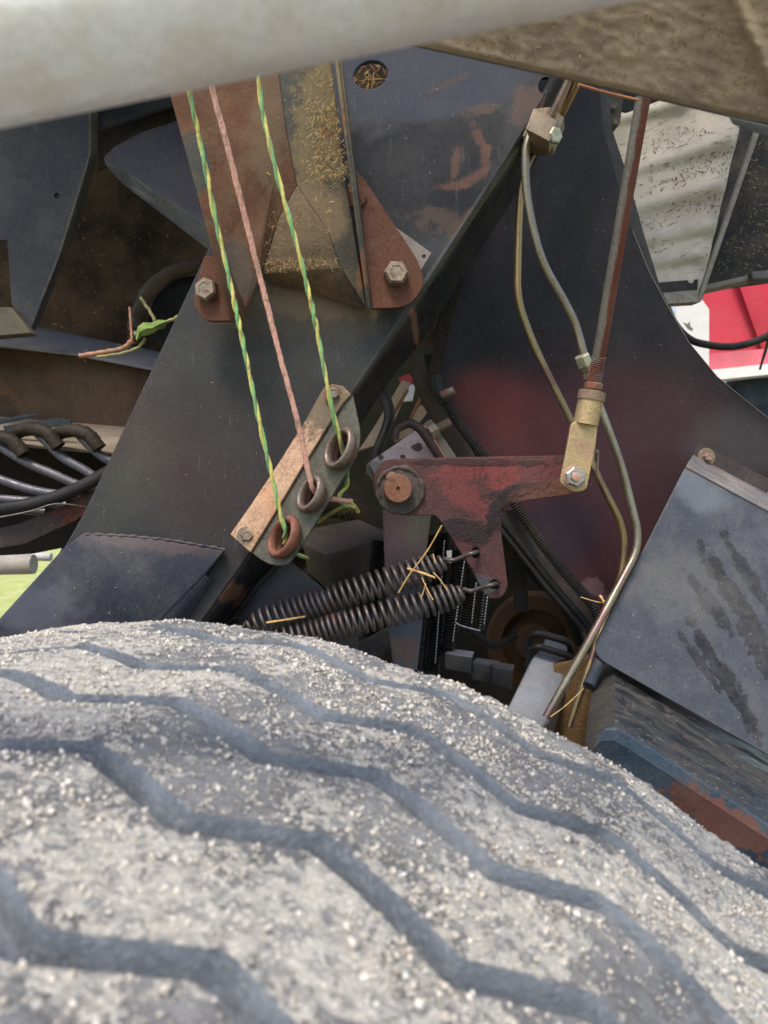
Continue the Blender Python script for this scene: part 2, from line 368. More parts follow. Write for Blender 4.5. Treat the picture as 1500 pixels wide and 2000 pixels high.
# ---------------------------------------------------------------- distant things on the right: red machine, its wheel, white panel
P_RED = Pl(1430, 650, 3.4, -8, 0)
M_RED = dirty('red_machine_paint', (.46, .035, .06), (.40, .03, .05), s=3, rough=.45, dust=.15, speck=.1, ds=8, bs=100)
M_PINK = dirty('faded_red_rail_paint', (.70, .13, .17), s=4, rough=.45, dust=.25, speck=.1)
M_WHITE = dirty('white_panel_paint', (.74, .72, .68), (.66, .64, .6), s=6, rough=.5, dust=.15, speck=.1)
M_NAVY = dirty('dark_navy_rubber', (.012, .022, .035), s=6, rough=.6, dust=.15, speck=0)
M_BLK = dirty('black_plastic', (.012, .012, .013), s=30, rough=.42, dust=.12, speck=.1)
rm = thing('red_machine', P_RED.at(1430, 720), 'bright red farm machine body with white lower stripe, seen beyond the black cable', 'farm machine')
plate('body_panel', [(1150, 480), (1900, 400), (1900, 660), (1150, 735)], P_RED, .05, M_RED, rm)
P_RED2 = Pl(1430, 650, 3.36, -8, 0)
facet('channel_rib', [(1412, 470, 3.36), (1442, 470, 3.34), (1525, 690, 3.34), (1490, 690, 3.36), (1462, 470, 3.40), (1552, 690, 3.40)], [(0, 1, 2, 3), (1, 4, 5, 2)], M_RED, rm, .01)
plate('lower_rail', [(1150, 712), (1900, 645), (1900, 668), (1150, 748)], Pl(1430, 700, 3.28, -8, 0), .08, M_PINK, rm)
plate('white_stripe', [(1150, 748), (1900, 668), (1900, 690), (1150, 768)], Pl(1430, 700, 3.24, -8, 0), .08, M_WHITE, rm)
wp = thing('clipped_corner_panel', W(1345, 660, 3.0), 'white sheet metal panel with clipped corner, in front of the red machine', 'panel')
P_WP = Pl(1345, 650, 3.0, 10, 0)
plate('sheet', [(1150, 560), (1362, 572), (1385, 604), (1385, 735), (1320, 790), (1150, 790)], P_WP, .02, M_WHITE, wp)
plate('sticker', [(1308, 594), (1320, 594), (1320, 612), (1311, 612)], P_WP, .002, dirty('pale_blue_sticker', (.45, .53, .66), speck=0, dust=.1), wp, h=.003)
plate('torn_patch', [(1335, 629), (1342, 633), (1347, 628), (1349, 637), (1354, 642), (1352, 645), (1344, 641)], P_WP, .002, dirty('grey_scuff', (.16, .15, .14), speck=0), wp, h=.003)
fw = thing('far_wheel', W(1500, 900, 3.5), 'dark blue-black wheel under the white stripe of the red machine', 'wheel')
cc = W(1560, 960, 3.4); lathe('wheel_tyre', cc, (-.1, -1, 0), [(-.3, .3), (-.3, .50), (-.26, .56), (0, .58), (.06, .56), (.08, .48), (.05, .3), (.05, .01)], M_NAVY, fw, 64, 40)
lathe('hub', cc+Vector((0, -.06, 0)), (-.1, -1, 0), [(0, .2), (.06, .19), (.06, .01)], M_NAVY, fw, 32)
M_CAB = dirty('black_cable_rubber', (.010, .011, .012), rough=.45, dust=.12, speck=.1)
tag(tube('black_cable', spl([W(1290, 560, 1.7), W(1312, 622, 1.62), W(1345, 661, 1.6), (W(1385, 674, 1.6)), W(1430, 677, 1.6), W(1475, 667, 1.6), W(1520, 645, 1.6), W(1600, 600, 1.6)], 8), .0078, M_CAB), 'thick black cable sagging across the red machine and white panel', 'cable')
tag(tube('thin_black_rod', [W(1512, 600, 1.58), W(1500, 668, 1.6), W(1484, 722, 1.6)], lambda i, s, a: .005-.0014*i, M_CAB), 'thin black rod hanging in front of the white stripe', 'rod')

# white ribbed shield, dark channel and dark box on the right
g = NG('white_shield_with_chaff_streaks')
c = g.mix(g.mr(g.noise(14, 5), .35, .65), (.46, .41, .345), (.34, .30, .25)); rv = g.stretch(RX*.95+UP*.25, .22)
c = g.mix(g.mr(g.noise(110, 6, .75, vec=rv), .57, .64, 0, .75), c, (.09, .065, .04)); c = g.mix(g.mr(g.noise(300, 4, .7, vec=rv), .6, .66, 0, .7), c, (.62, .48, .30))
g.set(g.b.inputs['Base Color'], c); g.b.inputs['Roughness'].default_value = .55; g.t.links.new(g.bump(g.noise(160, 5, .7, vec=rv), .35, .002), g.b.inputs['Normal']); M_SHIELD = g.m
sh = thing('ribbed_shield', W(1330, 400, 1.25), 'pale white metal shield with long pressed ribs and chaff, behind the rusty rod', 'shield')
ribs = [((1215, 232), (1330, 196)), ((1248, 330), (1418, 272)), ((1245, 408), (1398, 360)), ((1258, 470), (1383, 438)), ((1270, 513), (1362, 494)), ((1285, 555), (1345, 546))]
V = []; NX, NY = 90, 110; P_SH = Pl(1330, 400, 1.25, -14, 8)
for j in range(NY+1):
    for i in range(NX+1):
        u, v = i/NX, j/NY; xl = 1130+v*130; xr = 1475-v*112; x = xl+(xr-xl)*u; y = 120+(590-120)*v; hh = 0
        for (a, b) in ribs:
            ax, ay, bx, by = *a, *b; L2 = (bx-ax)**2+(by-ay)**2; t = max(0, min(1, ((x-ax)*(bx-ax)+(y-ay)*(by-ay))/L2)); dx, dy = x-ax-t*(bx-ax), y-ay-t*(by-ay)
            dd = math.hypot(dx, dy)/(13+9*t); hh = max(hh, .015*math.exp(-dd**2*1.2)*(.35+.65*t))
        V.append(P_SH.at(x, y, hh))
mods(mesh('shield_sheet', V, [(j*(NX+1)+i, j*(NX+1)+i+1, (j+1)*(NX+1)+i+1, (j+1)*(NX+1)+i) for j in range(NY) for i in range(NX)][::1], M_SHIELD, sh, 60), .002)
M_DRIP = dirty('dark_steel_dusty', (.012, .012, .012), (.02, .018, .016), dust=.3, rough=.6)
M_LITE = dirty('grimy_galvanised', (.20, .185, .165), (.12, .11, .095), s=60, rough=.55, dust=.4, metal=.2)
facet('edge_channel', [(1449, 240, 1.24), (1480, 255, 1.24), (1372, 585, 1.24), (1360, 580, 1.24)], [(0, 3, 2, 1)], M_DRIP, sh, .02)
facet('edge_lip', [(1478, 248, 1.20), (1487, 250, 1.20), (1370, 588, 1.20), (1360, 592, 1.20)], [(0, 3, 2, 1)], M_LITE, sh, .01)
plate('lower_edge', [(1290, 572), (1366, 566), (1362, 590), (1290, 594)], Pl(1330, 580, 1.2), .02, M_LITE, sh)
plate('shadow_gap', [(1280, 552), (1364, 545), (1362, 570), (1280, 574)], Pl(1330, 565, 1.215), .02, M_BLK, sh)
M_CHAFFBLK = dirty('black_box_with_chaff', (.008, .009, .010), dust=.22, speck=1, spcol=(.34, .30, .2))
bx = thing('black_housing', W(1450, 500, 1.3), 'black housing covered in chaff flecks at the right edge above the red machine', 'housing')
P_BX = Pl(1450, 420, 1.3, -10, 0)
plate('housing_face', [(1470, 250), (1800, 215), (1800, 500), (1376, 556)], P_BX, .05, M_CHAFFBLK, bx)
plate('housing_lip', [(1374, 556), (1470, 535), (1470, 546), (1372, 568)], Pl(1450, 550, 1.26, -10, 0), .03, M_LITE, bx, b=.003)
plate('mount_tab', [(1466, 530), (1700, 505), (1700, 540), (1470, 545)], Pl(1480, 550, 1.24, -10, 0), .03, dirty('grey_tab', (.10, .095, .10)), bx, b=.003)
M_GRIME = dirty('grimy_dark_bracket', (.06, .055, .05), (.12, .11, .10), s=80, rough=.6, dust=.4)
br = thing('hinge_bracket', W(1200, 225, 1.1), 'small grimy hinge bracket with two nuts between dark panel and ribbed shield', 'bracket')
P_HB = Pl(1195, 225, 1.1); plate('bracket_plate', [(1172, 150), (1222, 150), (1212, 235), (1196, 262), (1184, 240)], P_HB, .006, M_DRIP, br)
bolt(P_HB, 1195, 212, 9, M_GRIME, br, hh=.01); bolt(P_HB, 1199, 244, 9, M_GRIME, br, hh=.012)
tag(plate('dark_cover_flap', [(1160, 150), (1300, 150), (1300, 190), (1225, 218), (1205, 215)], Pl(1230, 180, 1.15), .005, M_BLK), 'black flap tucked under the muddy plate above the ribbed shield', 'flap')

# ---------------------------------------------------------------- interior of the machine: back walls
M_DARK = dirty('dark_interior', (.007, .006, .005), (.02, .014, .010), s=8, rough=.85, dust=.15, dcol=(.09, .06, .035), speck=.4, spcol=(.18, .13, .07), bump=.5)  # near-black brown shared by the inner surfaces
M_BRN = dirty('chaff_caked_wall', (.012, .008, .006), (.07, .045, .026), s=9, rough=.9, dust=.45, dcol=(.11, .07, .038), ds=9, speck=.6, spcol=(.3, .2, .09), bump=1, coarse=1.2, scr=.3, sdir=(.8, 0, -.5))
tag(plate('chamber_wall', [(-260, -500), (1150, -500), (1150, 1040), (820, 1040), (820, 700), (700, 850), (690, 1040), (120, 1040), (-260, 1060)], Pl(500, 500, 1.45), .03, M_BRN), 'brown chaff-caked back wall of the chamber behind the black frame', 'wall', kind='structure')
tag(plate('chamber_floor_wall', [(135, 1041), (1700, 1041), (1700, 1800), (60, 1800), (60, 1190)], Pl(500, 1200, 1.55), .03, M_DARK), 'dark lower wall of the chamber behind the springs', 'wall', kind='structure')
tag(facet('shade_roof', [(-700, -420, .75), (1150, -420, .75), (1150, -420, 1.5), (-500, -480, 1.5)], [(0, 1, 2, 3)], M_DARK, None, .01), kind='structure')  # unseen roof sheet added to darken the chamber
M_SIDEP = dirty('weathered_blue_black_paint', (.024, .026, .032), (.036, .038, .042), s=9, rough=.55, dust=.30, dcol=(.17, .15, .13), ds=12, speck=.7, scr=.15)
M_PURP = dirty('purple_black_paint', (.050, .046, .058), (.034, .032, .038), s=9, rough=.42, dust=.16, speck=.3, scr=.12)
sp_ = thing('side_stay', W(90, 600, 1.02), 'weathered blue-black tapering steel stay at the left edge under the silver bar', 'stay')
P_S1 = Pl(90, 400, 1.02, 6, 0)
plate('stay_web', [(-300, 100), (178, 100), (178, 300), (160, 362), (117, 500), (60, 645), (38, 640), (22, 590), (14, 470), (-300, 440)], P_S1, .006, M_SIDEP, sp_, holes=[circ(111, 382, 5)], b=.001)
facet('stay_flange', [(178, 100, 1.02), (192, 100, 1.07), (192, 300, 1.07), (178, 300, 1.02), (173, 370, 1.07), (160, 362, 1.02), (128, 510, 1.07), (117, 500, 1.02), (70, 645, 1.07), (60, 645, 1.02)], [(0, 3, 2, 1), (3, 5, 4, 2), (5, 7, 6, 4), (7, 9, 8, 6)], dirty('stay_edge', (.06, .05, .045), dust=.5), sp_, .003)
plate('stay_foot', [(-300, 595), (22, 600), (62, 650), (-300, 680)], Pl(20, 630, 1.0, 0, 0), .02, dirty('dusty_foot', (.10, .085, .06), dust=.8, dcol=(.2, .17, .11)), sp_)
ws = thing('bent_guide_sheet', W(300, 350, 1.0), 'purple-black bent guide sheet with pointed left end, left of the rusty upright', 'sheet')
facet('guide_face', [(203, 306, 1.0), (225, 285, 1.01), (275, 258, 1.02), (400, 218, 1.06), (470, 480, .97), (415, 448, .97)], [(0, 5, 4, 3, 2, 1)], M_PURP, ws, .003, .001)
facet('guide_lip', [(203, 306, 1.0), (415, 448, .97), (470, 480, .965), (470, 545, .985), (412, 492, .985), (240, 360, 1.005), (205, 322, 1.015)], [(0, 6, 5, 4, 1), (1, 4, 3, 2)], dirty('guide_lip_scuffed', (.06, .062, .066), dust=.5, scr=.7, sdir=(.8, 0, -.6), dcol=(.2, .19, .17)), ws, .003, .001)
cb = thing('cross_channel', W(260, 215, 1.15), 'dark dusty cross channel under the silver bar, above the pointed guide sheet', 'channel')
plate('channel_top', [(190, 120), (480, 60), (480, 150), (360, 195), (225, 240), (190, 250)], Pl(280, 190, 1.12, 0, 20), .006, M_SIDEP, cb)
plate('channel_web', [(190, 252), (225, 242), (360, 197), (480, 155), (480, 250), (190, 330)], Pl(280, 250, 1.16), .006, dirty('channel_web_dirt', (.035, .032, .028), dust=.5, dcol=(.13, .1, .06)), cb)
M_LEDGE = dirty('ledge_grey', (.13, .13, .14), (.08, .08, .085), dust=.5, rough=.5, scr=.4, sdir=(.95, 0, -.25))
fb = thing('floor_beam', W(150, 760, 1.1), 'rusty brown horizontal beam with grey ledge on the left, behind the black frame', 'beam')
facet('ledge', [(-300, 600, 1.08), (60, 636, 1.18), (335, 692, 1.2), (400, 740, 1.08), (150, 692, 1.08), (-300, 640, 1.06)], [(0, 5, 4, 3, 2, 1)], M_LEDGE, fb, .003)
plate('beam_web', [(-300, 590), (0, 660), (150, 694), (420, 752), (420, 850), (-300, 790)], Pl(150, 740, 1.10), .01, dirty('beam_brown_rust', (.040, .024, .016), (.075, .045, .028), s=12, dust=.3, dcol=(.12, .085, .05), rust=.35, rs=9, scr=.3, rcol=((.10, .05, .026), (.05, .026, .016)), rough=.8), fb, wob=.0008)
facet('beam_shelf', [(-300, 788, 1.10), (420, 848, 1.10), (420, 900, .99), (-300, 838, 1.0)], [(0, 3, 2, 1)], dirty('beam_shelf_dust', (.20, .16, .115), dust=.7, dcol=(.30, .245, .18)), fb, .004)
plate('slot_strip', [(5, 832), (110, 817), (138, 820), (138, 828), (10, 846)], Pl(60, 830, 1.0), .004, M_NAVY, fb)
plate('slot_strip', [(-40, 826), (60, 808), (75, 811), (-40, 836)], Pl(60, 820, 1.02), .004, M_NAVY, fb)
M_TINE = dirty('polished_guard_steel', (.11, .107, .125), (.07, .068, .08), s=40, rough=.34, metal=.35, dust=.3, dcol=(.14, .11, .08))
tp = [[(-160, 760), (-60, 835), (0, 872), (55, 905), (105, 926), (158, 948), (230, 960)], [(60, 835), (85, 858), (120, 892), (160, 915), (200, 938), (260, 958)], [(150, 845), (172, 868), (205, 895), (245, 912)], [(-160, 880), (-60, 915), (0, 936), (55, 954), (105, 964), (160, 968)], [(-100, 965), (0, 974), (60, 979), (130, 986)], [(-50, 985), (20, 993), (90, 1000)]]
tl = ['longest curved pickup guard rod, sweeping past the frame edge on the left', 'curved guard rod above the long one, starting at the dark pocket', 'short curved guard rod nearest the frame, topmost of the guards', 'curved guard rod just above the black hose at the left edge', 'faint guard rod half hidden by the black hose at the left', 'lowest guard rod under the black hose at the left']
for P, l in zip(tp, tl):
    tag(tube('guard_rod', spl([W(x, y, .975) for x, y in P], 8), .0056, M_TINE, seg=12), l, 'guard rod', 'curved guard rods on the left')
M_POCK = dirty('guard_pocket_brown', (.020, .014, .010), (.008, .006, .005), s=60, dust=.3, dcol=(.13, .10, .06), bump=.8, coarse=1)
for k, (x, y) in enumerate([(-20, 860), (48, 845), (128, 848)]):
    P = spl([W(x-30, y+12, .985), W(x+2, y-6, .975), W(x+42, y-2, .965), W(x+66, y+28, .965)], 6)
    tag(tube('guard_hump', P, lambda i, s, a: .0085+.002*math.sin(i*1.3+a*2)*math.sin(a*3+i), M_POCK, seg=14), ['brown caked guard hump at the left edge', 'brown caked guard hump between its two neighbours', 'brown caked guard hump nearest the black frame'][k], 'guard hump', 'caked humps behind the guard rods')
for k, P in enumerate([[(-60, 1005), (0, 995), (60, 985), (120, 968), (180, 940), (240, 905)], ]):
    tag(tube('black_hose', spl([W(x, y, .95) for x, y in P], 8), .0085, M_BLK, seg=16), 'thick black hose curving up behind the frame at the left', 'hose')
tag(tube('thin_grey_wire', spl([W(-60, 1016, .94), W(0, 1010, .94), W(60, 998, .94), W(110, 984, .94), W(170, 990, .96)], 8), .0009, M_LITE), 'thin grey wire along the underside of the black hose', 'wire')
M_BAND = dirty('rusty_dark_band', (.035, .025, .025), rust=.45, rs=14, rcol=((.14, .04, .03), (.06, .025, .02)), dust=.2, rough=.6)
facet('band', [(-80, 1050, .96), (40, 1022, .96), (130, 985, .96), (230, 930, .96), (230, 965, .96), (140, 1020, .96), (50, 1062, .96), (-80, 1085, .96)], [(0, 7, 6, 1), (1, 6, 5, 2), (2, 5, 4, 3)], M_BAND, None, .004); tag(bpy.data.objects['band'], 'curved rusty flat band sweeping up to the frame below the black hose', 'band')
tag(plate('underside_panel', [(-300, 880), (300, 860), (300, 1020), (130, 1068), (60, 1082), (-300, 1100)], Pl(100, 1000, 1.2), .01, M_DARK), 'dark panel behind the guard rods at the left', 'panel')
tag(tube('rusty_axle_stub', [W(-120, 1106, 2.1), W(66, 1102, 2.1)], .027, dirty('pale_rusty_tube', (.35, .33, .30), (.22, .17, .13), s=10, rust=.25, rs=10, dust=.3), seg=20), 'pale rusty round tube end lying low beyond the frame at the left edge', 'tube')
tag(tube('pale_pipe', [W(-100, 1082, 2.2), W(100, 1088, 2.2)], .012, dirty('pale_metal', (.5, .5, .5)), seg=12), 'thin pale pipe above the rusty tube end at the left edge', 'pipe')
tag(tube('arched_lip', spl([W(262, 640, 1.3), W(275, 600, 1.3), W(298, 560, 1.3), W(335, 534, 1.3), W(400, 512, 1.3), W(480, 500, 1.3)], 8), .012, dirty('arched_lip_rust', (.05, .032, .022), dust=.4, rust=.3)), 'dark arched rim behind the left rusty bracket', 'rim')
tag(plate('arched_opening', rnd([(285, 640), (300, 580), (340, 545), (480, 520), (480, 760), (340, 690)], 20), Pl(350, 600, 1.32), .01, dirty('black_void_sheet', (.006, .007, .009), dust=.05, speck=0)), 'black sheet drawn as the dark hole inside the arched rim', 'sheet')  # black sheet stands in for the darkness inside the arch

# ---------------------------------------------------------------- main black frame
FRP = [patch(P_FR, 300, 860, 190, 90, 50, (.060, .028, .022), .5, .9, .5, 14), patch(P_FR, 520, 930, 190, 220, 0, (.032, .020, .022), .6, .8, .5, 10), patch(P_FR, 590, 600, 130, 55, 0, (.15, .115, .075), .55, .8, .7, 40),
       patch(P_FR, 240, 960, 120, 50, -60, (.05, .052, .036), .5, .8, .6, 20), patch(P_FR, 430, 730, 260, 120, 20, (.028, .030, .027), .5, .9, .4, 14), patch(P_FR, 820, 130, 230, 105, -8, (.034, .041, .058), .9, .14, .12, 30),
       patch(P_FR, 940, 215, 34, 10, -10, (.11, .06, .04), .6, .5, 1.1, 70), patch(P_FR, 1030, 200, 26, 44, 30, (.12, .06, .04), .55, .6, 1.2, 60), patch(P_FR, 870, 165, 60, 6, -25, (.08, .05, .035), .5, .6, 1, 60), patch(P_FR, 850, 425, 50, 22, 5, (.085, .055, .04), .6, .6, 1.2, 70), patch(P_FR, 905, 432, 60, 9, -50, (.10, .055, .038), .5, .6, 1.1, 60)]
for ax_, ay_, rr_, rb_, ro_ in ((938, 272, 30, 9, 62), (948, 308, 28, 10, 95), (925, 347, 34, 10, 148), (880, 364, 30, 8, 175), (891, 314, 30, 8, 100)): FRP.append(patch(P_FR, ax_, ay_, rr_, rb_, ro_, (.115, .052, .036), .7, .7, .9, 110))
FRP.append(patch(P_FR, 850, 525, 290, 7, -57, (.10, .098, .095), .55, .7, .6, 50)); FRP.append(patch(P_FR, 600, 905, 130, 6, -59, (.09, .088, .085), .5, .7, .6, 50)); FRP.append(patch(P_FR, 615, 590, 105, 32, 3, (.17, .125, .075), .8, .6, .9, 60))  # two thin light patches paint the bend highlight; the last is dust
FRP.insert(0, patch(P_FR, 800, 350, 210, 130, -15, (.005, .007, .011), .9, .3, .5, 20))
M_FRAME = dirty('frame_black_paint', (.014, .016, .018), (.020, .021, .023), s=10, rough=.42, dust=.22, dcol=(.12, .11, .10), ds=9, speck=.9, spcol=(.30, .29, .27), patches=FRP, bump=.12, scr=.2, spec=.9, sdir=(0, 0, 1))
fr = thing('frame_leg', P_FR.at(300, 1200), 'big black painted steel frame leg slanting down behind the tyre, with an oval hole', 'machine frame')
AL = [(1110, 60), (1062, 190), (1000, 292), (930, 402), (845, 535), (765, 655), (690, 765), (590, 915), (485, 1085), (400, 1205), (330, 1290)]
OL = [(1190, 60), (1120, 190), (1060, 292), (985, 415), (900, 548), (835, 650), (765, 740), (690, 850), (545, 1082), (455, 1205), (390, 1290)]
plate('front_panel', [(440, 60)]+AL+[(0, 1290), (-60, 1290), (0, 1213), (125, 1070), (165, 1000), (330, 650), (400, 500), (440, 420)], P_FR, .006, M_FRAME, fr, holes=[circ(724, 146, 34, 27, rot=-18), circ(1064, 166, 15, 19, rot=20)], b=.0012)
V = []; prof = [(0, 0), (.06, .0006), (.13, .0028), (.20, .0065), (.27, .012), (.34, .019), (.42, .028), (1.0, .075)]
A3 = spl([Vector((*p, 0)) for p in AL], 4); O3 = spl([Vector((*p, 0)) for p in OL], 4)
for a, o in zip(A3, O3):
    for f, z in prof: V.append(P_FR.at(a.x+(o.x-a.x)*f, a.y+(o.y-a.y)*f, -z))
m = len(prof); mesh('rolled_edge', V, [(i*m+k, (i+1)*m+k, (i+1)*m+k+1, i*m+k+1) for i in range(len(A3)-1) for k in range(m-1)],
     dirty('frame_edge_black_paint', (.013, .014, .016), (.010, .010, .012), s=12, rough=.26, spec=1, dust=.2, dcol=(.14, .12, .10), speck=.7, patches=[patch(P_FR, 815, 620, 9, 28, -35, (.19, .085, .045), .8, .5, .9, 80), patch(P_FR, 1040, 190, 30, 60, 30, (.15, .07, .045), .6, .7, 1, 60), patch(P_FR, 440, 1150, 22, 70, -35, (.17, .07, .04), .8, .6, 1, 60)], bump=.15), fr, 60)
M_COVER = dirty('lower_cover_blue_black', (.022, .025, .036), (.030, .032, .042), s=12, rough=.38, dust=.3, dcol=(.16, .15, .145), ds=14, speck=1, spcol=(.36, .35, .33), bump=.12, patches=[patch(P_FR, 90, 1190, 70, 60, 0, (.10, .11, .14), .5, .7, .8, 40), patch(P_FR, 300, 1060, 160, 14, 6, (.13, .085, .08), .5, .7, 1, 70)])
mods(mesh('lower_cover', [P_FR.at(x, y, .013) for x, y in ((160, 1043), (300, 1052), (438, 1076), (400, 1123), (320, 1205), (250, 1290), (-60, 1290), (-4, 1211), (122, 1072))], [(0, 8, 7, 6, 5, 4, 3, 2, 1)], M_COVER, fr, 30), .011, .0015)
V = []
for (ax, ay), (ox, oy) in zip([(400, 1123), (320, 1205), (250, 1290)], [(420, 1134), (360, 1222), (300, 1305)]):
    for f, z in ((0, 0), (.25, .001), (.5, .003), (.75, .007), (1, .013)): V.append(P_FR.at(ax+(ox-ax)*f, ay+(oy-ay)*f, .0129-z))
mesh('cover_bend', V, [(i*5+k, (i+1)*5+k, (i+1)*5+k+1, i*5+k+1) for i in range(2) for k in range(4)], M_COVER, fr, 60)
random.seed(3); tube('weld_bead', [P_FR.at(165+t*275, 1044+t*t*30+random.uniform(-1, 1), .0115) for t in [k/70 for k in range(71)]], lambda i, s, a: .0016*(1+.35*math.sin(i*1.1)), M_COVER, fr, 8)
# small tube right of the cover
# ---------------------------------------------------------------- rusty upright (channel)
M_UPL = dirty('upright_rusty_face', (.095, .042, .024), (.065, .032, .020), s=30, rough=.85, rust=0, dust=.4, dcol=(.20, .135, .075), ds=35, speck=.9, spcol=(.34, .22, .1), bump=.5, patches=[patch(P_FR, 405, 385, 28, 52, -5, (.042, .052, .05), 1, .12, .5, 60), patch(P_FR, 470, 180, 80, 26, 0, (.055, .05, .045), .75, .5, 1, 50), patch(P_FR, 480, 560, 25, 60, -20, (.06, .06, .055), .8, .4, .8, 60), patch(P_FR, 540, 250, 28, 160, 5, (.13, .09, .055), .8, .7, .8, 60)])
M_UPR = dirty('upright_grey_face', (.034, .038, .036), (.045, .042, .034), s=30, rough=.75, dust=.5, dcol=(.20, .15, .085), speck=1, spcol=(.42, .3, .12), bump=.5, rust=.25, rs=22, patches=[patch(P_FR, 630, 280, 55, 170, 10, (.17, .125, .06), .7, .5, .9, 70), patch(P_FR, 612, 450, 60, 60, 0, (.17, .12, .075), .9, .4, .6, 60), patch(P_FR, 712, 545, 16, 45, 12, (.18, .08, .045), .9, .2, .7, 90)])
M_TRI = dirty('upright_dusty_gusset', (.14, .098, .062), (.095, .066, .042), s=40, rough=.9, dust=.5, dcol=(.24, .17, .10), grain=.5, bump=.6, speck=.8, spcol=(.36, .24, .1), patches=[patch(P_FR, 640, 520, 110, 8, 0, (.08, .06, .03), .6, .7, 1, 80), patch(P_FR, 700, 600, 40, 60, 0, (.045, .046, .045), .8, .5, .8, 60)])
up = thing('rusty_upright', W(560, 600, .74), 'rusty brown channel-shaped upright crusted with chaff, standing on the black frame', 'upright')
facet('left_flange', [(306, 60, .702), (533, 60, .738), (560, 260, .738), (580, 362, .738), (545, 425, .742), (512, 530, .748), (500, 565, .75), (476, 624, .728), (450, 622, .702), (404, 440, .702), (333, 180, .702)], [(0, 10, 9, 8, 7, 6, 5, 4, 3, 2, 1)], M_UPL, up, .004, .0008)
facet('web', [(533, 60, .738), (640, 60, .742), (672, 330, .742), (716, 602, .76), (664, 520, .752), (640, 450, .748), (580, 362, .738), (560, 260, .738)], [(0, 7, 6, 5, 4, 3, 2, 1)], M_UPR, up, .004, .0015)
facet('gusset', [(580, 362, .738), (640, 450, .748), (664, 520, .752), (512, 532, .75), (545, 425, .742)], [(0, 4, 3, 2, 1)], M_TRI, up, .003, .0008)
facet('foot', [(512, 533, .75), (664, 521, .752), (718, 603, .774), (690, 598, .7765), (610, 572, .7775), (530, 556, .7775)], [(0, 5, 4, 3, 2, 1)], M_TRI, up, .003, .0008)
facet('right_flange', [(649, 60, .725), (660, 60, .745), (692, 330, .745), (727, 603, .772), (720, 603, .748), (684, 330, .725)], [(0, 5, 2, 1), (5, 4, 3, 2)], M_UPR, up, .0035, .0008, off=0)
tube('edge_line', [W(658, 60, .728), W(690, 330, .728), (W(724, 603, .752))], .0006, dirty('worn_steel_edge', (.12, .105, .095), dust=.4), up, 6)
# brackets
M_OX = dirty('red_brown_rust_plate', (.092, .038, .024), (.064, .027, .018), s=40, rough=.8, dust=.2, dcol=(.22, .13, .08), speck=.8, spcol=(.30, .17, .1), grain=.55, bump=.45, ds=40)
M_BOLT = dirty('grimy_bolt_steel', (.24, .19, .15), (.15, .11, .08), s=120, rough=.5, metal=.35, rust=.3, rs=90, dust=.35, dcol=(.30, .25, .18), speck=0, grain=.4, bump=.5)
P_GR = Pl(760, 480, .757, 3, 0)
rb = thing('rust_bracket', P_GR.at(770, 600), 'red-brown rusty triangular bracket with big bolt, right of the upright', 'bracket')
plate('bracket_plate', rnd([(692, 325, 0), (696, 333, 0), (712, 350, 20), (816, 508, 12), (832, 556, 26), (798, 600, 26), (727, 603, 0)], 0), P_GR, .006, M_OX, rb, b=.0008)
bolt(P_GR, 773, 538, 24, M_BOLT, rb, wpx=0, hh=.013, rot=.5, stud=0); lathe('bolt_boss', P_GR.at(692, 384), P_GR.n, [(0, .012), (.003, .012), (.0035, .011), (.0035, .0005)], M_OX, rb, 24)
pb = thing('small_plate', W(830, 500, .775), 'small grey plate with one hole peeking out behind the rusty bracket', 'plate')
plate('plate_corner', [(775, 445), (843, 494), (818, 535), (760, 500)], Pl(815, 500, .7715, 3), .004, dirty('grey_beige_plate', (.19, .165, .15), dust=.3, grain=.3), pb, holes=[circ(828, 501, 4)])
lb = thing('rust_bracket', W(410, 628, .755), 'rusty rounded bracket with bolt behind the left edge of the upright', 'bracket')
P_LB = Pl(410, 570, .742, -8, 0)
plate('bracket_plate', rnd([(398, 500, 4), (386, 545, 10), (374, 590, 20), (398, 628, 20), (470, 626, 0), (470, 500, 0)], 0), P_LB, .006, M_OX, lb, b=.001)
bolt(P_LB, 407, 569, 22, M_BOLT, lb, hh=.011, rot=.1)

# ---------------------------------------------------------------- twine guide bracket with eyelets
def bpl(x, y): return W(x, y, .758)
M_COP = dirty('coppery_worn_plate', (.46, .29, .185), (.34, .20, .125), s=60, rough=.5, metal=.3, dust=.2, dcol=(.52, .40, .26), speck=.2, grain=.75, bump=.35, patches=[patch(P_FR, 640, 800, 62, 60, 0, (.10, .088, .065), .9, .4, .8, 90), patch(P_FR, 520, 960, 16, 130, -33, (.42, .17, .07), .5, .8, 1, 70)])
M_GUI = dirty('grey_olive_plate', (.075, .072, .060), (.10, .092, .072), s=60, rough=.45, metal=.4, dust=.3, dcol=(.26, .22, .15), grain=.6, bump=.4, rust=.12, rs=60)
tb = thing('twine_guide', W(500, 1080, .76), 'coppery and grey bolted twine guide plate with three ring eyelets', 'twine guide')
fo = [(492, 1080), (540, 1002), (590, 918), (640, 838), (672, 790), (688, 772)]
lf = [(453, 1045), (495, 985), (548, 905), (600, 822), (622, 782), (636, 758), (652, 752), (672, 756)]
rf = rnd([(510, 1094, 0), (530, 1104, 14), (562, 1106, 16), (592, 1062, 20), (700, 884, 22), (705, 845, 26), (690, 775, 0)], 0)
facet('bolted_face', [(x, y, .768) for x, y in lf]+[(x, y, .756) for x, y in fo[::-1]], [tuple(range(len(lf)+len(fo)))], M_COP, tb, .0035, .0007)
P_RF = Pl(590, 928, .756, -9.5, 6)
EY = [(664, 876, .0135, 24), (607, 965, .0115, 26), (554, 1049, .0135, 26)]
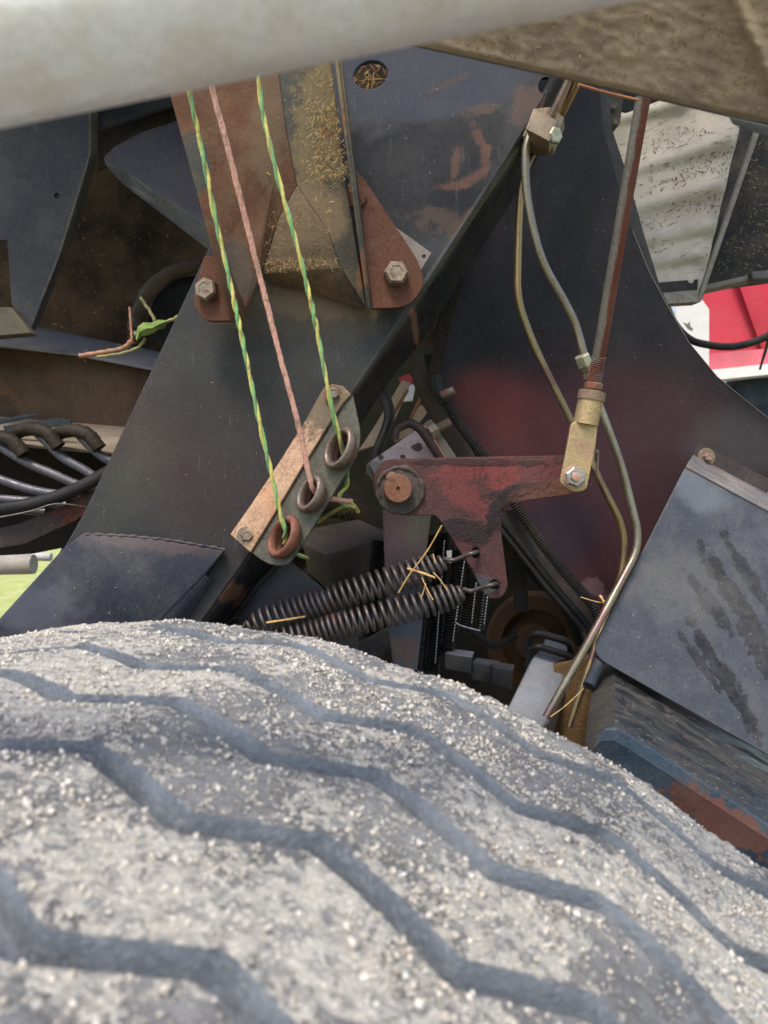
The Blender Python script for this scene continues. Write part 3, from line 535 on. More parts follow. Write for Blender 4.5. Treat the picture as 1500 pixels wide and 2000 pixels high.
plate('ring_face', fo+rf[::-1], P_RF, .004, M_GUI, tb, holes=[circ(x-1, y, m_/P_RF.px(x, y)*.72, m_/P_RF.px(x, y)*1.15, 28, l_) for x, y, m_, l_ in EY], b=.0008)
P_B1 = Pl(480, 1047, .7605, 15, 8); bolt(P_B1, 481, 1047, 12, M_BOLT, tb, M_BOLT, 19, .007, rot=.4)
P_B2 = Pl(650, 770, .7585, 10, 5); bolt(P_B2, 650, 770, 12, M_BOLT, tb, dirty('rusty_washer', (.20, .10, .06), grain=.4), 18, .006, rot=.2)
def ring(x, y, d, major, minor, lean, turn, mat, el=1.25, flare=.0):
    la = math.radians(lean); Lx = RX*math.sin(la)+UP*math.cos(la); Sx = RX*(-math.cos(la))+UP*math.sin(la)
    n = (FW*-1)*math.cos(math.radians(turn))+Sx*math.sin(math.radians(turn)); S = n.cross(Lx).normalized(); c = W(x, y, d); V = []; NA, NB = 48, 16
    for i in range(NA):
        A = 2*math.pi*i/NA; r = Lx*math.cos(A)*el+S*math.sin(A)
        for k in range(NB):
            B = 2*math.pi*k/NB; V.append(c+r*(major+minor*math.cos(B)*.8)+n*(minor*1.5*math.sin(B))+n*flare*math.sin(A))
    o = mesh('eyelet', V, [(i*NB+k, i*NB+(k+1) % NB, ((i+1) % NA)*NB+(k+1) % NB, ((i+1) % NA)*NB+k) for i in range(NA) for k in range(NB)], mat, tb, 60); return o
M_RNG = dirty('eyelet_worn_steel', (.19, .155, .13), (.13, .085, .065), s=50, rough=.38, metal=.5, dust=.2, grain=.4, bump=.35, rust=.28, rs=40)
M_RNG2 = dirty('eyelet_rusty', (.20, .08, .05), (.14, .055, .038), s=60, rough=.6, metal=.2, dust=.25, grain=.4, bump=.45)
ring(664, 876, .744, .0145, .0035, 24, 46, M_RNG, 1.28)['label'] = 'largest worn grey eyelet'
ring(607, 965, .746, .0125, .0035, 26, 46, M_RNG, 1.28)['label'] = 'middle eyelet with shiny rim'
ring(554, 1049, .748, .0145, .0037, 26, 44, M_RNG2, 1.28)['label'] = 'rusty brown lowest eyelet'
M_IN = dirty('eyelet_rusty_inside', (.18, .065, .05), (.12, .045, .035), s=70, rough=.6, grain=.4)
for x, y, mm, lean in EY:
    la = math.radians(lean); Sx = RX*(-math.cos(la))+UP*math.sin(la); Lx = RX*math.sin(la)+UP*math.cos(la); n = FW*-.76+Sx*.55; S = n.cross(Lx).normalized(); V = []; c = W(x, y, .748)
    for h, rr in ((.004, 1.06), (.001, 1.0), (-.006, .94), (-.014, .9)):
        for k in range(36): A = 2*math.pi*k/36; V.append(c+n*h+(Lx*math.cos(A)*1.26+S*math.sin(A))*mm*rr)
    mesh('eyelet_sleeve', V, [(i*36+k, i*36+(k+1) % 36, (i+1)*36+(k+1) % 36, (i+1)*36+k) for i in range(3) for k in range(36)], M_IN, tb, 60)

# ---------------------------------------------------------------- twines
def fibre(name, c1, c2):
    g = NG(name); tc = g.n('ShaderNodeUVMap'); sc = g.vm('MULTIPLY', tc.outputs[0], (9, 40, 1)); nn = g.noise(1.6, 4, .7, vec=sc)
    dn = g.noise(60, 5, .7); c = g.mix(g.mr(nn, .35, .65), c1, c2); c = g.mix(g.mr(dn, .50, .68, 0, .75), c, (.20, .15, .085))
    g.set(g.b.inputs['Base Color'], c); g.b.inputs['Roughness'].default_value = .42; g.b.inputs['Sheen Weight'].default_value = .15
    g.t.links.new(g.bump(nn, .8, .0006), g.b.inputs['Normal']); return g.m
M_GRN = fibre('green_poly_twine', (.14, .38, .12), (.26, .50, .20)); M_YEL = fibre('yellow_poly_twine', (.60, .53, .09), (.74, .66, .22)); M_PNK = fibre('salmon_poly_twine', (.74, .40, .31), (.60, .29, .22))
def twine(name, pts, r, mats, pitch, label, group=None, fuzz=0):
    P = resamp(spl(pts, 12), .0022); n = len(P); t0 = thing(name, P[-1], label, 'twine', group); K = len(mats)
    for q, (mn, mat) in enumerate(mats):
        C = []; s = 0; ph = 2*math.pi*q/K; Nn = Vector((1, 0, 0))
        for i in range(n):
            T = (P[min(i+1, n-1)]-P[max(i-1, 0)]).normalized(); ds = (P[i]-P[i-1]).length if i else 0; s += ds
            ph += 2*math.pi*ds/(pitch*(1+.22*math.sin(s*31)+.12*math.sin(s*83))); N = (Nn-T*Nn.dot(T)).normalized(); B = T.cross(N); a = ph
            C.append(P[i]+(N*math.cos(a)+B*math.sin(a))*r*(.36 if K < 3 else .13)*(1+.25*math.sin(s*57)))
        tube(mn, C, lambda i, s, a: r*(.66 if K < 3 else .86)*(1+.10*math.sin(s*310+q)*math.cos(a)+.07*math.sin(s*900)+.05*math.sin(a*5+s*200)), mat, t0, 12)
    return t0
def tw(pp): return [W(*p) for p in pp]
YG = lambda: [('green_strand', M_GRN), ('yellow_strand', M_YEL)]
twine('twine', tw([(290, -330, .56), (330, -80, .60), (368, 165, .645), (385, 250, .66), (404, 340, .67), (419, 420, .68), (440, 510, .69), (462, 610, .70), (485, 720, .71), (508, 830, .72), (531, 930, .73), (548, 1005, .738), (557, 1038, .744), (556, 1058, .76), (562, 1075, .79), (600, 1090, .83)]), .0024, YG(), .043, 'leftmost green and yellow twine running down to the rusty lowest eyelet', 'green and yellow twines')
twine('twine', tw([(300, -330, .56), (360, -80, .60), (410, 155, .65), (440, 270, .66), (470, 390, .675), (500, 510, .69), (524, 605, .70), (548, 700, .71), (574, 795, .72), (592, 870, .73), (603, 925, .737), (612, 956, .744), (630, 970, .765), (660, 976, .79), (690, 980, .80)])  , .0026, [('pink_strand', M_PNK)]*3, .034, 'fuzzy salmon pink twine running down to the middle eyelet')
twine('twine', tw([(450, -330, .58), (480, -80, .61), (503, 140, .65), (513, 220, .66), (524, 268, .664), (532, 305, .667), (552, 380, .675), (580, 480, .685), (600, 560, .695), (618, 640, .705), (635, 730, .715), (651, 810, .727), (665, 862, .74), (671, 890, .755), (678, 925, .785), (676, 950, .80), (662, 970, .80), (672, 985, .80), (692, 990, .81)]), .0024, YG(), .045, 'green and yellow twine on the right with a kink, running to the largest eyelet', 'green and yellow twines')
g_ = Vector((0, 0, 0))
def fuzz(name, path, n, L, mat, label, cat):
    P = spl([W(*p) for p in path], 10); V = []; Fc = []
    for _ in range(n):
        p = random.choice(P); d = Vector((random.gauss(0, 1), random.gauss(0, 1), random.gauss(0, 1))).normalized(); l = L*random.uniform(.4, 1); q = d.orthogonal().normalized()*.00013
        e = Vector((random.gauss(0, 1), random.gauss(0, 1), random.gauss(-.5, 1)))*l*.3; o = len(V); a = p-d*l*.3; b = p+d*l*.4; c = p+d*l+e; V += [a-q, a+q, b-q, b+q, c]; Fc += [(o, o+1, o+3, o+2), (o+2, o+3, o+4)]
    return tag(mesh(name, V, Fc, mat, None, 0), label, cat, kind='stuff')
M_FUZZ = dirty('chaff_fibre', (.30, .22, .12), speck=0, dust=0)
fuzz('twine_chaff', [(415, 170, .648), (440, 270, .658), (470, 390, .673), (500, 510, .688), (524, 605, .698)], 260, .005, M_FUZZ, 'fine chaff fibres clinging to the upper pink twine', 'chaff')

# ---------------------------------------------------------------- dark side panel
SPP = [patch(P_SP, 1010, 815, 125, 75, 25, (.16, .038, .034), .8, .7, .35, 8), patch(P_SP, 1020, 880, 120, 60, 0, (.15, .038, .034), .6, .6, .35, 8), patch(P_SP, 1130, 1010, 260, 260, 0, (.060, .020, .026), .8, .7, .4, 6), patch(P_SP, 1300, 880, 170, 120, 10, (.040, .020, .023), .7, .8, .4, 8), patch(P_SP, 1430, 870, 90, 60, 0, (.055, .05, .052), .6, .7, .4, 10), patch(P_SP, 1060, 1060, 110, 70, -20, (.020, .018, .030), .7, .7, .5, 10), patch(P_SP, 1165, 1150, 30, 16, 40, (.17, .10, .11), .7, .4, 1, 60)]  # reddish patches colour the middle of the panel
M_SP = dirty('side_panel_black', (.006, .0052, .0055), (.010, .007, .0075), s=6, rough=.42, dust=.08, dcol=(.10, .09, .09), speck=.5, spcol=(.32, .30, .27), patches=SPP, bump=.10)
spn = thing('curved_side_sheet', P_SP.at(1100, 1200), 'large curved dark side panel with reddish middle, behind the lever and pipes', 'panel')
RE = [(1168, 100), (1176, 240), (1203, 342), (1236, 452), (1269, 533), (1302, 595), (1345, 668), (1400, 735), (1460, 785), (1530, 840), (1700, 940)]
plate('front_sheet', [(1000, 100)]+RE+[(1700, 1250), (1230, 1250), (1160, 1195), (985, 1000), (950, 925), (890, 820), (850, 740), (852, 640), (872, 560), (920, 450)], P_SP, .003, M_SP, spn, holes=[[(1051, 647), (1061, 648), (1060, 658), (1050, 657)]], b=.0006)
P_SP2 = Pl(1100, 700, .96, 6, 0)
plate('rear_sheet', [(1150, 100), (1185, 100), (1195, 250), (1222, 330), (1245, 410), (1262, 470), (1290, 560), (1312, 610), (1330, 642), (1300, 700), (1150, 500)], P_SP2, .003, dirty('rear_sheet_black', (.02, .02, .022), dust=.1), spn)
tube('sheet_edge', [P_SP.at(x, y, .0004) for x, y in RE[3:]], .0005, dirty('worn_thin_edge', (.15, .14, .135), speck=0), spn, 6)

# guard plate
GDP = [patch(P_GD, 1385, 1180, 16, 70, -32, (.010, .011, .017), .8, .12, .9, 80), patch(P_GD, 1440, 1175, 20, 130, -28, (.010, .011, .017), .8, .12, .9, 80), patch(P_GD, 1405, 1310, 14, 110, -25, (.009, .010, .016), .85, .12, .9, 80), patch(P_GD, 1465, 1130, 13, 90, -25, (.010, .011, .017), .75, .12, 1, 80),
       patch(P_GD, 1365, 1290, 9, 70, -30, (.012, .013, .019), .75, .12, 1, 80), patch(P_GD, 1480, 1260, 22, 110, -22, (.010, .011, .017), .75, .12, 1, 80), patch(P_GD, 1445, 1370, 14, 90, -20, (.010, .011, .017), .75, .15, 1, 80), patch(P_GD, 1320, 1140, 120, 60, 10, (.16, .15, .14), .35, .8, 1.2, 40), patch(P_GD, 1370, 960, 55, 35, 20, (.14, .16, .19), .6, .7, .8, 30)]  # pale blue patch near the bend paints in sky glare
M_GD = dirty('guard_plate_blue_grey', (.050, .054, .066), (.036, .040, .052), s=14, rough=.32, dust=.22, dcol=(.21, .20, .19), ds=24, speck=1, spcol=(.42, .41, .38), patches=GDP, bump=.10, spec=.6)
gd = thing('guard_plate', P_GD.at(1340, 1300), 'blue-grey guard plate with rounded corner and dark drip streaks, at the right', 'guard')
plate('guard_face', [(1338, 914)]+[(1700, 1109)]+[(1700, 1588)]+rnd([(1400, 1418, 0), (1152, 1277, 38), (1250, 1087, 0)], 0, 8), P_GD, .003, M_GD, gd, b=.0007)
a = lambda x, y, h=0: P_GD.at(x, y, h)
q = P_GD; fl = Pl(1430, 920, .918, 6, 0)
V = []
p0 = [q.at(1338, 914), q.at(1700, 1109)]; p3 = [fl.at(1352, 892), fl.at(1700, 1075)]
for i in range(2):
    mid = (p0[i]+p3[i])/2+Vector((0, .004, -.0))
    for k in range(7): t = k/6; V.append(p0[i]*(1-t)**2+mid*2*t*(1-t)+p3[i]*t*t)
mods(mesh('bend', V, [(k, 7+k, 8+k, k+1) for k in range(6)], dirty('guard_bend_worn', (.10, .10, .11), (.15, .12, .10), s=40, rough=.35, dust=.4, dcol=(.28, .26, .23), scr=.6, sdir=(.85, 0, -.4)), gd, 60), .003, off=1)
plate('mount_flange', [(1366, 866), (1700, 1035), (1700, 1078), (1351, 893)], fl, .003, dirty('flange_purple_black', (.045, .034, .036), dust=.2, rough=.45), gd, b=.0006)
bolt(fl, 1379, 893, 8, dirty('pinkish_bolt', (.30, .19, .16), metal=.3, grain=.3), gd, dirty('washer_bronze', (.20, .15, .10), metal=.4, grain=.3), 17, .006, rot=.3)
bolt(fl, 1512, 972, 8, M_BOLT, gd, M_BOLT, 17, .006)

# axle box under the guard
g = NG('axle_swirled_grime'); sv_ = g.stretch((.85, .1, -.5), .22); dn_ = g.n('ShaderNodeTexNoise'); g.set(dn_.inputs['Vector'], g.pos); dn_.inputs['Scale'].default_value = 14
wv_ = g.vm('ADD', sv_, g.vm('SCALE', g.vm('SUBTRACT', dn_.outputs[1], (.5, .5, .5)), .05)); nn = g.noise(38, 7, .7, vec=wv_, dist=.6)
c = g.mix(g.mr(nn, .34, .62), (.010, .011, .013), (.040, .038, .035)); c = g.mix(g.mr(g.noise(17, 4, .55, vec=wv_, dist=1.5), .60, .63, 0, .9), c, (.008, .008, .010))
c = g.mix(g.mr(g.noise(260, 4, .75, vec=wv_), .57, .66, 0, .7), c, (.20, .18, .14)); c = g.mix(g.mr(g.noise(60, 5, .7), .62, .66, 0, .6), c, (.10, .05, .035)); g.set(g.b.inputs['Base Color'], c)
g.set(g.b.inputs['Roughness'], g.mr(nn, .4, .6, .3, .75)); g.t.links.new(g.bump(g.add(nn, g.math('MULTIPLY', g.noise(400, 4, .7, vec=wv_), .5)), .3, .0015), g.b.inputs['Normal']); M_AX = g.m
ab = thing('axle_box', W(1350, 1500, .75), 'dark box-shaped axle beam with chipped blue painted edge under the guard plate', 'axle beam')
M_BLUE = dirty('chipped_blue_paint', (.030, .052, .078), (.014, .026, .044), s=20, rough=.35, rust=.30, rs=16, dust=.2, speck=.6, rcol=((.13, .055, .042), (.08, .038, .03)), bump=.3, patches=[patch(Pl(1300, 1540, .66), 1440, 1625, 130, 34, 33, (.13, .055, .043), .95, .1, .9, 60)])
V = [W(1190, 1240, .90), W(1720, 1540, .90), W(1720, 1745, .665), W(1198, 1418, .685)]
facet('axle_top', [(1200, 1262, .90), (1720, 1560, .90), (1720, 1752, .668), (1200, 1420, .69)], [(0, 3, 2, 1)], M_AX, ab, .004, .001)
facet('axle_end', [(1200, 1262, .90), (1162, 1300, .88), (1142, 1450, .69), (1160, 1520, .69), (1200, 1420, .69)], [(0, 1, 2, 3, 4)], dirty('axle_end_grime', (.035, .034, .032), (.02, .02, .02), dust=.4, dcol=(.12, .11, .09), rough=.6), ab, .004, .002)
P1 = [W(1176, 1432, .686), W(1215, 1436, .683), W(1460, 1588, .672), W(1720, 1760, .664)]
V = []; cr = [(0, 0, 0), (0, 3, -.0015), (-1, 5, -.002), (-7, 26, -.003), (-9, 30, -.002), (-14, 80, .003), (-16, 260, .02)]
E_ = [(1168, 1436), (1180, 1422), (1205, 1420), (1240, 1440), (1330, 1498), (1460, 1583), (1720, 1750)]
for x, y in E_:
    for k, (dx, dy, dz) in enumerate(cr): V.append(W(x+dx, y+dy, .687+(x-1200)*-.00004+dz))
mesh('front_edge', V, [(i*7+k, i*7+k+1, (i+1)*7+k+1, (i+1)*7+k) for i in range(len(E_)-1) for k in range(6)], M_BLUE, ab, 16)

# ---------------------------------------------------------------- silver bar and muddy plate above
M_BAR = dirty('silver_bar_dusty', (.86, .87, .90), (.78, .78, .79), s=35, rough=.25, metal=.25, dust=.55, dcol=(.66, .56, .46), ds=60, speck=.2, spcol=(.25, .18, .1), bump=.3, bs=150, grain=.2)
tag(tube('silver_bar', [W(-1500, 355, .2), W(-31, 73, .2), W(1189, -173, .2), W(2400, -417, .2)], .021, M_BAR, seg=64), 'dusty silver round bar crossing the top of the picture, out of focus', 'bar')
g = NG('dried_mud_and_chaff'); rv = g.stretch(RX*.9-UP*.3, .5)
c = g.mix(g.mr(g.noise(40, 6, .65), .35, .65), (.30, .225, .145), (.22, .165, .11)); c = g.mix(g.mr(g.noise(210, 6, .75, vec=rv), .52, .62, 0, .8), c, (.30, .22, .13)); c = g.mix(g.mr(g.noise(260, 6, .75), .56, .66, 0, .5), c, (.15, .11, .075)); c = g.mix(g.mr(g.noise(22, 3), .62, .70, 0, .7), c, (.11, .12, .13))
g.set(g.b.inputs['Base Color'], c); g.b.inputs['Roughness'].default_value = .95; hm = g.add(g.noise(240, 6, .75), g.math('MULTIPLY', g.noise(500, 4, .7, vec=rv), .5))
g.t.links.new(g.bump(hm, .7, .0018), g.b.inputs['Normal']); M_MUD = g.m
mp = thing('muddy_plate', P_MUD.at(1200, 120), 'large steel plate crusted with brown dried mud in the top right corner', 'plate')
plate('plate_sheet', [(700, 70), (795, 87), (1220, 180), (1428, 229), (1700, 286), (1900, -500), (500, -500)], Pl(1150, 130, .42, 0, -28), .005, M_GRIME, mp, b=.001)
V = []; PM = Pl(1150, 130, .42, 0, -28); NX, NY = 170, 90
hn = rng.normal(size=(NY+1, NX+1))
for k in (1, 2, 3): hn = (hn+np.roll(hn, 1, 0)+np.roll(hn, -1, 0)+np.roll(hn, 1, 1)+np.roll(hn, -1, 1))/2.9
hn /= hn.std()
for j in range(NY+1):
    for i in range(NX+1):
        x = 690+(1760-690)*i/NX; yb = 66+(x-700)*.2205-3; y = yb-(j/NY)*420; e = min(1, j/2)
        crease = .006*math.exp(-((x-1462-(y-50)*.45)/16)**2)
        V.append(PM.at(x, y, .0022*e+e*.0004*hn[j, i]+crease*e))
mesh('mud_crust', V, [(j*(NX+1)+i, j*(NX+1)+i+1, (j+1)*(NX+1)+i+1, (j+1)*(NX+1)+i) for j in range(NY) for i in range(NX)], M_MUD, mp, 80)
facet('plate_edge', [(1424, 229, .42), (1700, 288, .41), (1700, 318, .412), (1500, 268, .42), (1432, 243, .423)], [(0, 4, 3, 2, 1)], dirty('bluish_grey_lip', (.085, .10, .115), dust=.3), mp, .003)
# unseen wall added above, out of frame, to shade the mechanism
tag(plate('upper_shade_wall', [(-900, -1300), (2300, -1300), (2300, -520), (-900, -520)], Pl(700, -900, .85, 0, 0), .01, M_DARK), 'unseen dark wall added above the mechanism to shade it', 'wall', kind='structure')

# ---------------------------------------------------------------- lever, boss and pin
LVP = [patch(P_LV, 905, 918, 55, 24, -5, (.165, .042, .040), .85, .4, .8, 45), patch(P_LV, 985, 925, 42, 28, -20, (.18, .045, .042), .9, .4, .8, 45), patch(P_LV, 905, 965, 60, 26, 40, (.16, .042, .04), .7, .5, .9, 45), patch(P_LV, 1060, 920, 40, 24, 0, (.16, .045, .048), .6, .5, .9, 45),
       patch(P_LV, 905, 1035, 62, 24, 12, (.022, .020, .022), .85, .35, .7, 60, 2.0), patch(P_LV, 975, 1000, 20, 46, 25, (.020, .018, .020), .85, .35, .8, 60, 2.0), patch(P_LV, 1015, 955, 60, 12, -12, (.025, .023, .027), .85, .35, .8, 60, 1.5), patch(P_LV, 930, 903, 130, 7, 0, (.03, .022, .024), .8, .5, .9, 60, 1.5),
       patch(P_LV, 945, 1140, 30, 16, 30, (.07, .075, .085), .8, .4, .9, 70, 1.2), patch(P_LV, 1075, 955, 70, 16, -8, (.14, .065, .04), .7, .5, .8, 50)]
M_LV = dirty('lever_dark_red_rust', (.070, .028, .028), (.050, .024, .024), s=30, rough=.62, dust=.14, dcol=(.2, .12, .1), speck=.4, spcol=(.35, .25, .22), grain=.6, bump=.8, bs=260, patches=LVP)
lv = thing('bell_crank', P_LV.at(773, 953), 'reddish rusty three-armed lever plate pivoting on a stub pin, two springs hooked to it', 'lever')
LO = rnd([(752, 897, 14), (790, 895, 0), (1000, 891, 0), (1125, 889, 24), (1164, 912, 26), (1154, 955, 22), (1110, 966, 0), (1015, 980, 14), (978, 988, 18), (980, 1045, 0), (993, 1150, 16), (975, 1172, 20), (948, 1166, 14), (925, 1118, 6), (858, 1014, 8), (848, 1006, 4), (790, 1008, 30), (748, 996, 28), (728, 960, 28), (732, 918, 22)], 0, 6)
plate('lever_plate', LO, P_LV, .009, M_LV, lv, holes=[circ(929, 1080, 8.5, 11.5), circ(966, 1142, 10)], b=.0008)
NW = P_LV.n
M_CR = dirty('old_grease_crust', (.045, .038, .036), (.08, .055, .045), s=60, rough=.7, dust=.35, dcol=(.17, .14, .12), bump=1, coarse=1, grain=.4)
M_PIN = dirty('orange_rust_pin', (.19, .085, .05), (.14, .06, .038), s=80, rough=.75, grain=.5, bump=.5, dust=.2)
random.seed(5)
lathe('boss', P_LV.at(781, 957), NW, [(-.001, .0245), (.0022, .0245), (.0034, .0225), (.0026, .0205), (.003, .0175), (.003, .001)], M_CR, lv, 40, 50, wob=.025)
V, Fc, U = tubeg([P_LV.at(781, 957, .0022)+(P_LV.u*math.cos(a)+P_LV.v*math.sin(a))*.0235 for a in [2*math.pi*k/60 for k in range(61)]], lambda i, s, a: .0023*(1+.5*math.sin(i*.9)*math.sin(i*.37)), 8)
mesh('boss_weld', V, Fc, M_CR, lv, 60)
pn = lathe('pivot_pin', P_LV.at(776, 955), NW, [(0, .0148), (.014, .0148), (.0155, .0138), (.0155, .0022), (.012, .002), (.012, .0002)], M_PIN, lv, 36, 40)
lathe('key_bump', P_LV.at(764, 934), NW, [(0, .006), (.0148, .006), (.0158, .0045), (.0158, .0003)], M_PIN, pn, 16, 40)

# ---------------------------------------------------------------- tie rod with clevis
M_ROD = dirty('rod_zinc_and_rust', (.21, .19, .165), (.15, .13, .12), s=14, rough=.42, metal=.45, dust=.25, dcol=(.26, .20, .15), rust=.50, rs=11, rcol=((.20, .065, .042), (.15, .055, .04)), grain=.3, bump=.3)
M_CLV = dirty('clevis_yellow_zinc', (.40, .29, .145), (.34, .25, .15), s=45, rough=.45, metal=.45, dust=.3, dcol=(.42, .32, .2), grain=.55, bump=.5, patches=[patch(P_LV, 1128, 880, 22, 20, 0, (.36, .22, .17), .6, .5, .9, 80)])
rd = thing('tie_rod', W(1121, 932, .775), 'long rusty tie rod with threaded end and gold-coloured clevis bolted to the lever', 'tie rod')
P0, P1_ = W(1282, 40, .64), W(1169, 700, .766); P0 = P0+(P0-P1_)*.3
tube('rod_shaft', [P0+(P1_-P0)*t for t in [k/24 for k in range(25)]], .0065, M_ROD, rd, 20)
D_ = (P1_-P0).normalized(); e = P1_-D_*.002
SDR = D_.cross(FW).normalized(); SDR = SDR if SDR.x > 0 else -SDR
M_ROD2 = dirty('rod_half_rusted', (.20, .185, .165), (.15, .135, .12), s=30, rough=.4, metal=.5, dust=.25, dcol=(.26, .20, .15), grain=.3, bump=.3, patches=[dict(c=(P0+P1_)/2+SDR*.0042, u=SDR, v=D_, a=.0060, b=.32, col=(.17, .055, .038), st=1, soft=.12, nz=.45, ns=45, crust=.5)])
rd.children[0].data.materials[0] = M_ROD2
V, Fc, U = tubeg([e+D_*k*.00035 for k in range(84)], lambda i, s, a: .0060+.0014*abs(((i*.00035+a/6.2832*.0022) % .0022)/.0022-.5)*2, 20); mesh('thread', V, Fc, M_ROD, rd, 0)
q0 = W(1160, 745, .774); lathe('lock_nut', q0, (W(1152, 800, .778)-q0).normalized(), [(.001, .0075), (.002, .0095), (.007, .0095), (.008, .0085)], M_ROD, rd, 6, 20, rot=.2)
q1 = W(1157, 765, .776); dn = (W(1140, 845, .778)-q1).normalized()
lathe('rod_sleeve', q1, dn, [(0, .0128), (.001, .0135), (.009, .0135), (.0095, .0125), (.033, .0125), (.034, .0125)], M_CLV, rd, 28, 35)
lathe('sleeve_band', q1, dn, [(-.0003, .012), (.0003, .0138), (.0092, .0138), (.0095, .012)], dirty('sleeve_rust_band', (.22, .14, .10), grain=.5, metal=.2), rd, 28, 35)
P_CV = Pl(1130, 880, .772, 2, -1)
plate('clevis_fork', rnd([(1128, 822, 6), (1150, 820, 2), (1168, 828, 8), (1164, 868, 0), (1146, 958, 10), (1120, 962, 10), (1093, 944, 10), (1106, 880, 0), (1116, 826, 8)], 0), P_CV, .005, M_CLV, rd, b=.0012)
plate('clevis_fork', rnd([(1132, 826, 6), (1168, 828, 8), (1156, 950, 10), (1130, 954, 10), (1112, 938, 10)], 0), Pl(1130, 880, .812, 2, -1), .005, M_CLV, rd, b=.0012)
plate('clevis_block', [(1130, 822), (1164, 824), (1160, 868), (1124, 866)], Pl(1130, 880, .778, 2, -1), .03, M_CLV, rd, b=.002)
bolt(P_CV, 1121, 932, 20, dirty('zinc_nut', (.36, .36, .34), (.24, .24, .23), s=90, rough=.35, metal=.7, grain=.3, dust=.2), rd, dirty('pinkish_stud', (.45, .26, .2), metal=.5, rough=.35), 22, .006, stud=.0035, rot=.15)
tag(tube('split_pin', bend([W(1166, 925, .80), W(1168, 880, .80), W(1162, 884, .79)], .002), .0014, M_BOLT), 'small pin end poking out behind the clevis bolt', 'pin')

# ---------------------------------------------------------------- hydraulic pipes
g = NG('yellow_passivated_pipe')
def pipemat(name, a, b, c_, sc=9):
    g = NG(name); n1 = g.noise(sc, 5, .6); c = g.mix(g.mr(n1, .38, .5), a, b); c = g.mix(g.mr(g.noise(sc*1.7, 5, .6), .52, .62), c, c_); c = g.mix(g.mr(g.noise(300, 4, .7), .55, .68, 0, .6), c, (.10, .07, .045))
    g.set(g.b.inputs['Base Color'], c); g.b.inputs['Metallic'].default_value = .8; g.set(g.b.inputs['Roughness'], g.mr(g.noise(120, 4), .3, .7, .28, .5)); g.t.links.new(g.bump(g.noise(400, 3), .15, .0006), g.b.inputs['Normal']); return g.m
M_PA = pipemat('pipe_olive_gold', (.24, .20, .12), (.30, .21, .10), (.20, .12, .10)); M_PB = pipemat('pipe_grey_gold', (.28, .26, .20), (.22, .19, .14), (.24, .16, .14))
M_HX = dirty('brass_coloured_fitting', (.26, .20, .13), (.20, .155, .11), s=60, rough=.42, metal=.5, dust=.3, dcol=(.3, .24, .17), grain=.3, bump=.3)
M_HX2 = dirty('greenish_zinc_nut', (.36, .36, .26), (.30, .27, .2), s=60, rough=.4, metal=.5, dust=.2, grain=.3)
pa = thing('brake_pipe', W(1070, 1390, .80), 'grey-gold hydraulic pipe curving from the clamp block through the small greenish union nut', 'pipe')
tube('pipe_tube', spl([W(1034, 262, .80), W(1026, 305, .80), W(1031, 395, .805), W(1058, 505, .81), W(1104, 592, .815), W(1126, 640, .818), W(1144, 705, .82), W(1170, 790, .835)], 8)+bend([W(1171, 793, .835), W(1213, 905, .84), W(1252, 1062, .84), W(1160, 1235, .81), W(1066, 1402, .80)], .025, 10), .0044, M_PB, pa, 16)
q = W(1137, 697, .815); dq = (W(1145, 720, .82)-W(1134, 690, .815)).normalized(); lathe('union_nut', q, dq, [(-.002, .0075), (-.001, .0085), (.010, .0085), (.011, .0075)], M_HX2, pa, 6, 20, rot=.4)
lathe('union_collar', q+dq*.011, dq, [(0, .0068), (.004, .0068), (.0045, .0055), (.006, .0055), (.0065, .0078), (.012, .0078), (.013, .006)], M_HX, pa, 6, 20, rot=.2)
pc = thing('hydraulic_pipe', W(1115, 1410, .83), 'bronze hydraulic pipe left of the grey-gold one, passing behind the clevis', 'pipe')
tube('pipe_tube', bend([W(1058, 262, .83), W(1018, 348, .835), W(1013, 440, .84), W(1010, 585, .845), W(1045, 680, .85), W(1112, 815, .855), W(1165, 925, .86), W(1220, 1035, .86), W(1218, 1110, .86), W(1195, 1180, .86), W(1166, 1255, .85), W(1142, 1330, .84), W(1112, 1420, .83)], .022, 10), .0041, M_PA, pc, 16)
for k, (xo, lab) in enumerate(((0, 'left purple-tinted pipe of the pair above the clamp block'), (17, 'right golden pipe of the pair above the clamp block'))):
    tag(tube('supply_pipe', [W(1150+xo, 60, .74), W(1108+xo, 165, .77), W(1060+xo, 262, .80+.02*k)], .0043, [pipemat('pipe_purple_tint', (.30, .22, .22), (.36, .26, .22), (.26, .2, .16)), M_PA][k], seg=16), lab, 'pipe')
tag(tube('thick_black_line', [W(1120, 60, .80), W(1082, 165, .81), W(1045, 230, .82), W(1010, 300, .83)], .009, M_BLK, seg=16), 'thick black line running behind the clamp block', 'hose')
cl = thing('clamp_block', W(1056, 256, .785), 'brass-coloured block fitting with hex screw head joining the pipes at the top', 'fitting')
facet('block', [(1043, 212, .775), (1088, 236, .782), (1073, 276, .778), (1027, 252, .772), (1095, 262, .80), (1072, 299, .795), (1040, 285, .80), (1060, 212, .81), (1098, 236, .82)], [(0, 3, 2, 1), (1, 2, 5, 4), (3, 6, 5, 2), (0, 1, 8, 7), (1, 4, 8)], M_HX, cl, .002, .0012)
lathe('block_body', W(1060, 260, .81), (W(1040, 305, .81)-W(1065, 245, .81)).normalized(), [(-.018, .018), (-.016, .020), (.014, .020), (.018, .014)], M_HX, cl, 6, 20, rot=.5)
lathe('screw_head', W(1081, 266, .785), (RX*.5-FW-UP*.15).normalized(), [(0, .0085), (.004, .0085), (.005, .007), (.005, .004), (.0042, .0005)], M_HX2, cl, 6, 20, rot=.3)
